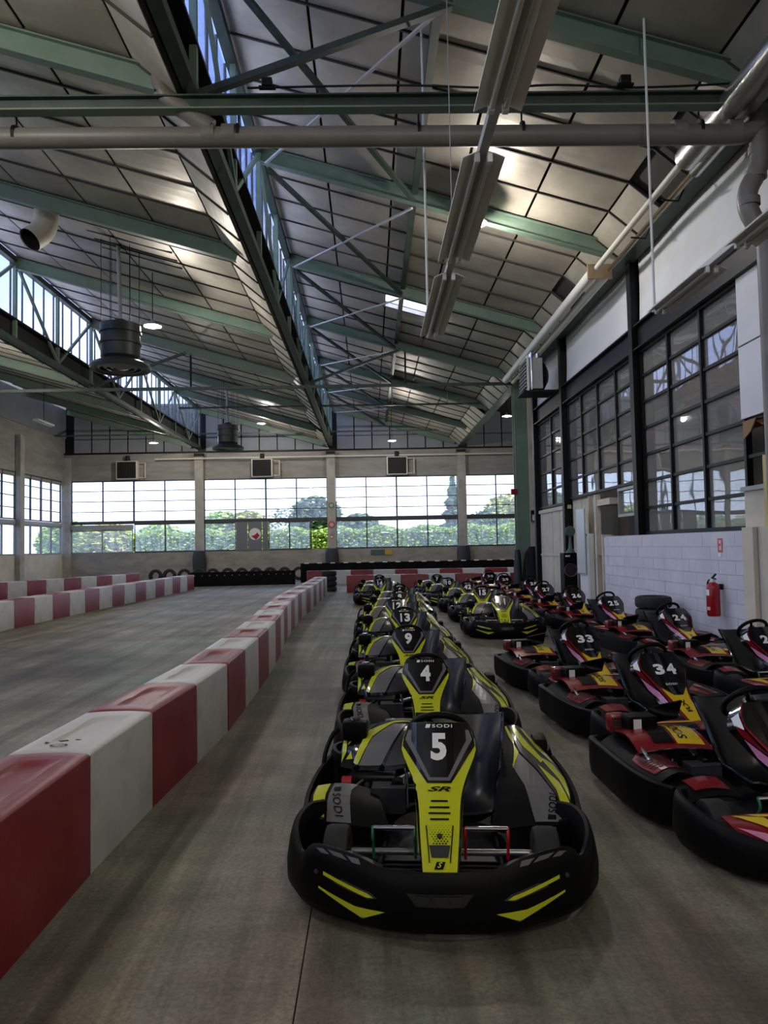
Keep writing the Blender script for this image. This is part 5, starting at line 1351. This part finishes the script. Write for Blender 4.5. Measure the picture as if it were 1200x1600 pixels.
LG = [mat('leaf_h', '#b3b24c', .6), mat('leaf_i', '#c4c06a', .6), mat('leaf_j', '#8f9c44', .6)]
def hed(rnd):
    f = rnd.random(); x = rnd.uniform(-16, 16)
    if f < .62: return (x, 49+rnd.uniform(-.15, .3), rnd.uniform(0, 2.75+.15*math.sin(x*2.1)))
    return (x, 49+rnd.uniform(0, 1.6), 2.75+.15*math.sin(x*2.1)+rnd.uniform(-.15, .25))
hd = leafy('hedge', 'clipped green hedge outside the far windows', 'hedge', hed, 26000, .2, LV[:3]+[LV[0]])
obj('hedge_core', B().box((0, 49.9, 1.3), (32, 1.3, 2.6)), mat('hedge_dark', '#5a7530', .9), hd)
def ball(cx, cy, cz, rx, rz):
    def f(rnd):
        while True:
            v = Vector((rnd.uniform(-1, 1), rnd.uniform(-1, 1), rnd.uniform(-1, 1)))
            if .35 < v.length < 1: break
        return (cx+v.x*rx, cy+v.y*rx, cz+v.z*rz)
    return f
def cone(cx, cy, z0, z1, r):
    def f(rnd):
        h = rnd.random()**1.4; a = rnd.uniform(0, 6.3); q = r*(1-h)*(.6+.4*rnd.random())*(.75+.25*math.sin(h*40))
        return (cx+q*math.cos(a), cy+q*math.sin(a), z0+(z1-z0)*h)
    return f
def tree(x, y, zt, r, kind, cols, label, n=2600, size=.5):
    if kind == 'cone': leafy('tree', label, 'tree', cone(x, y, .6, zt, r), n, size, cols, ([(x, y, 0), (x, y, zt*.9)], [.25, .05]), 'trees outside')
    else: leafy('tree', label, 'tree', ball(x, y, zt-r*.8, r, r*.85), n, size, cols, ([(x, y, 0), (x, y, zt-r)], [.25, .15]), 'trees outside')
tree(-4.6, 63, 6.0, 2.3, 'ball', LD, 'dark green tree outside left of the middle far pilaster')
tree(-.9, 66, 4.6, 1.8, 'ball', LD, 'low bushy tree outside right of the middle far pilaster')
tree(8.6, 76, 8.8, 2.6, 'cone', LD, 'tall dark conifer outside the right part of the far windows', 3600)
tree(13.2, 70, 6.3, 2.6, 'ball', LG, 'yellow green tree outside beside the green column')
tree(10.2, 66, 4.6, 1.7, 'ball', LD, 'small grey green tree outside in the right far window')
tree(-13.2, 66, 5.0, 2.2, 'ball', LV, 'round green tree outside left of the grey door panels')
tree(-10.6, 64, 4.9, 1.9, 'ball', LG, 'pale round tree outside above the grey door panels')
tree(-8.4, 72, 5.6, 2.2, 'ball', LD, 'grey leafed tree outside above the round sticker', 700, .35)
tree(-20.5, 58, 3.9, 2.3, 'ball', LG, 'yellow green bush outside the left far window', 2800)
tree(-24.5, 60, 4.2, 2.4, 'ball', LV, 'green bush outside at the far left corner', 2800)
tree(-17.0, 60, 3.8, 2.2, 'ball', LV, 'broad green bush outside the second left far window', 2800)
for k, (x, y) in enumerate(((-24, 22), (-25, 29), (-24, 36), (-25, 43))):
    tree(x, y, 3.6+.3*(k % 2), 2.4, 'ball', LV, '%s bush from the camera outside the left wall windows' % ORD[k], 1800)
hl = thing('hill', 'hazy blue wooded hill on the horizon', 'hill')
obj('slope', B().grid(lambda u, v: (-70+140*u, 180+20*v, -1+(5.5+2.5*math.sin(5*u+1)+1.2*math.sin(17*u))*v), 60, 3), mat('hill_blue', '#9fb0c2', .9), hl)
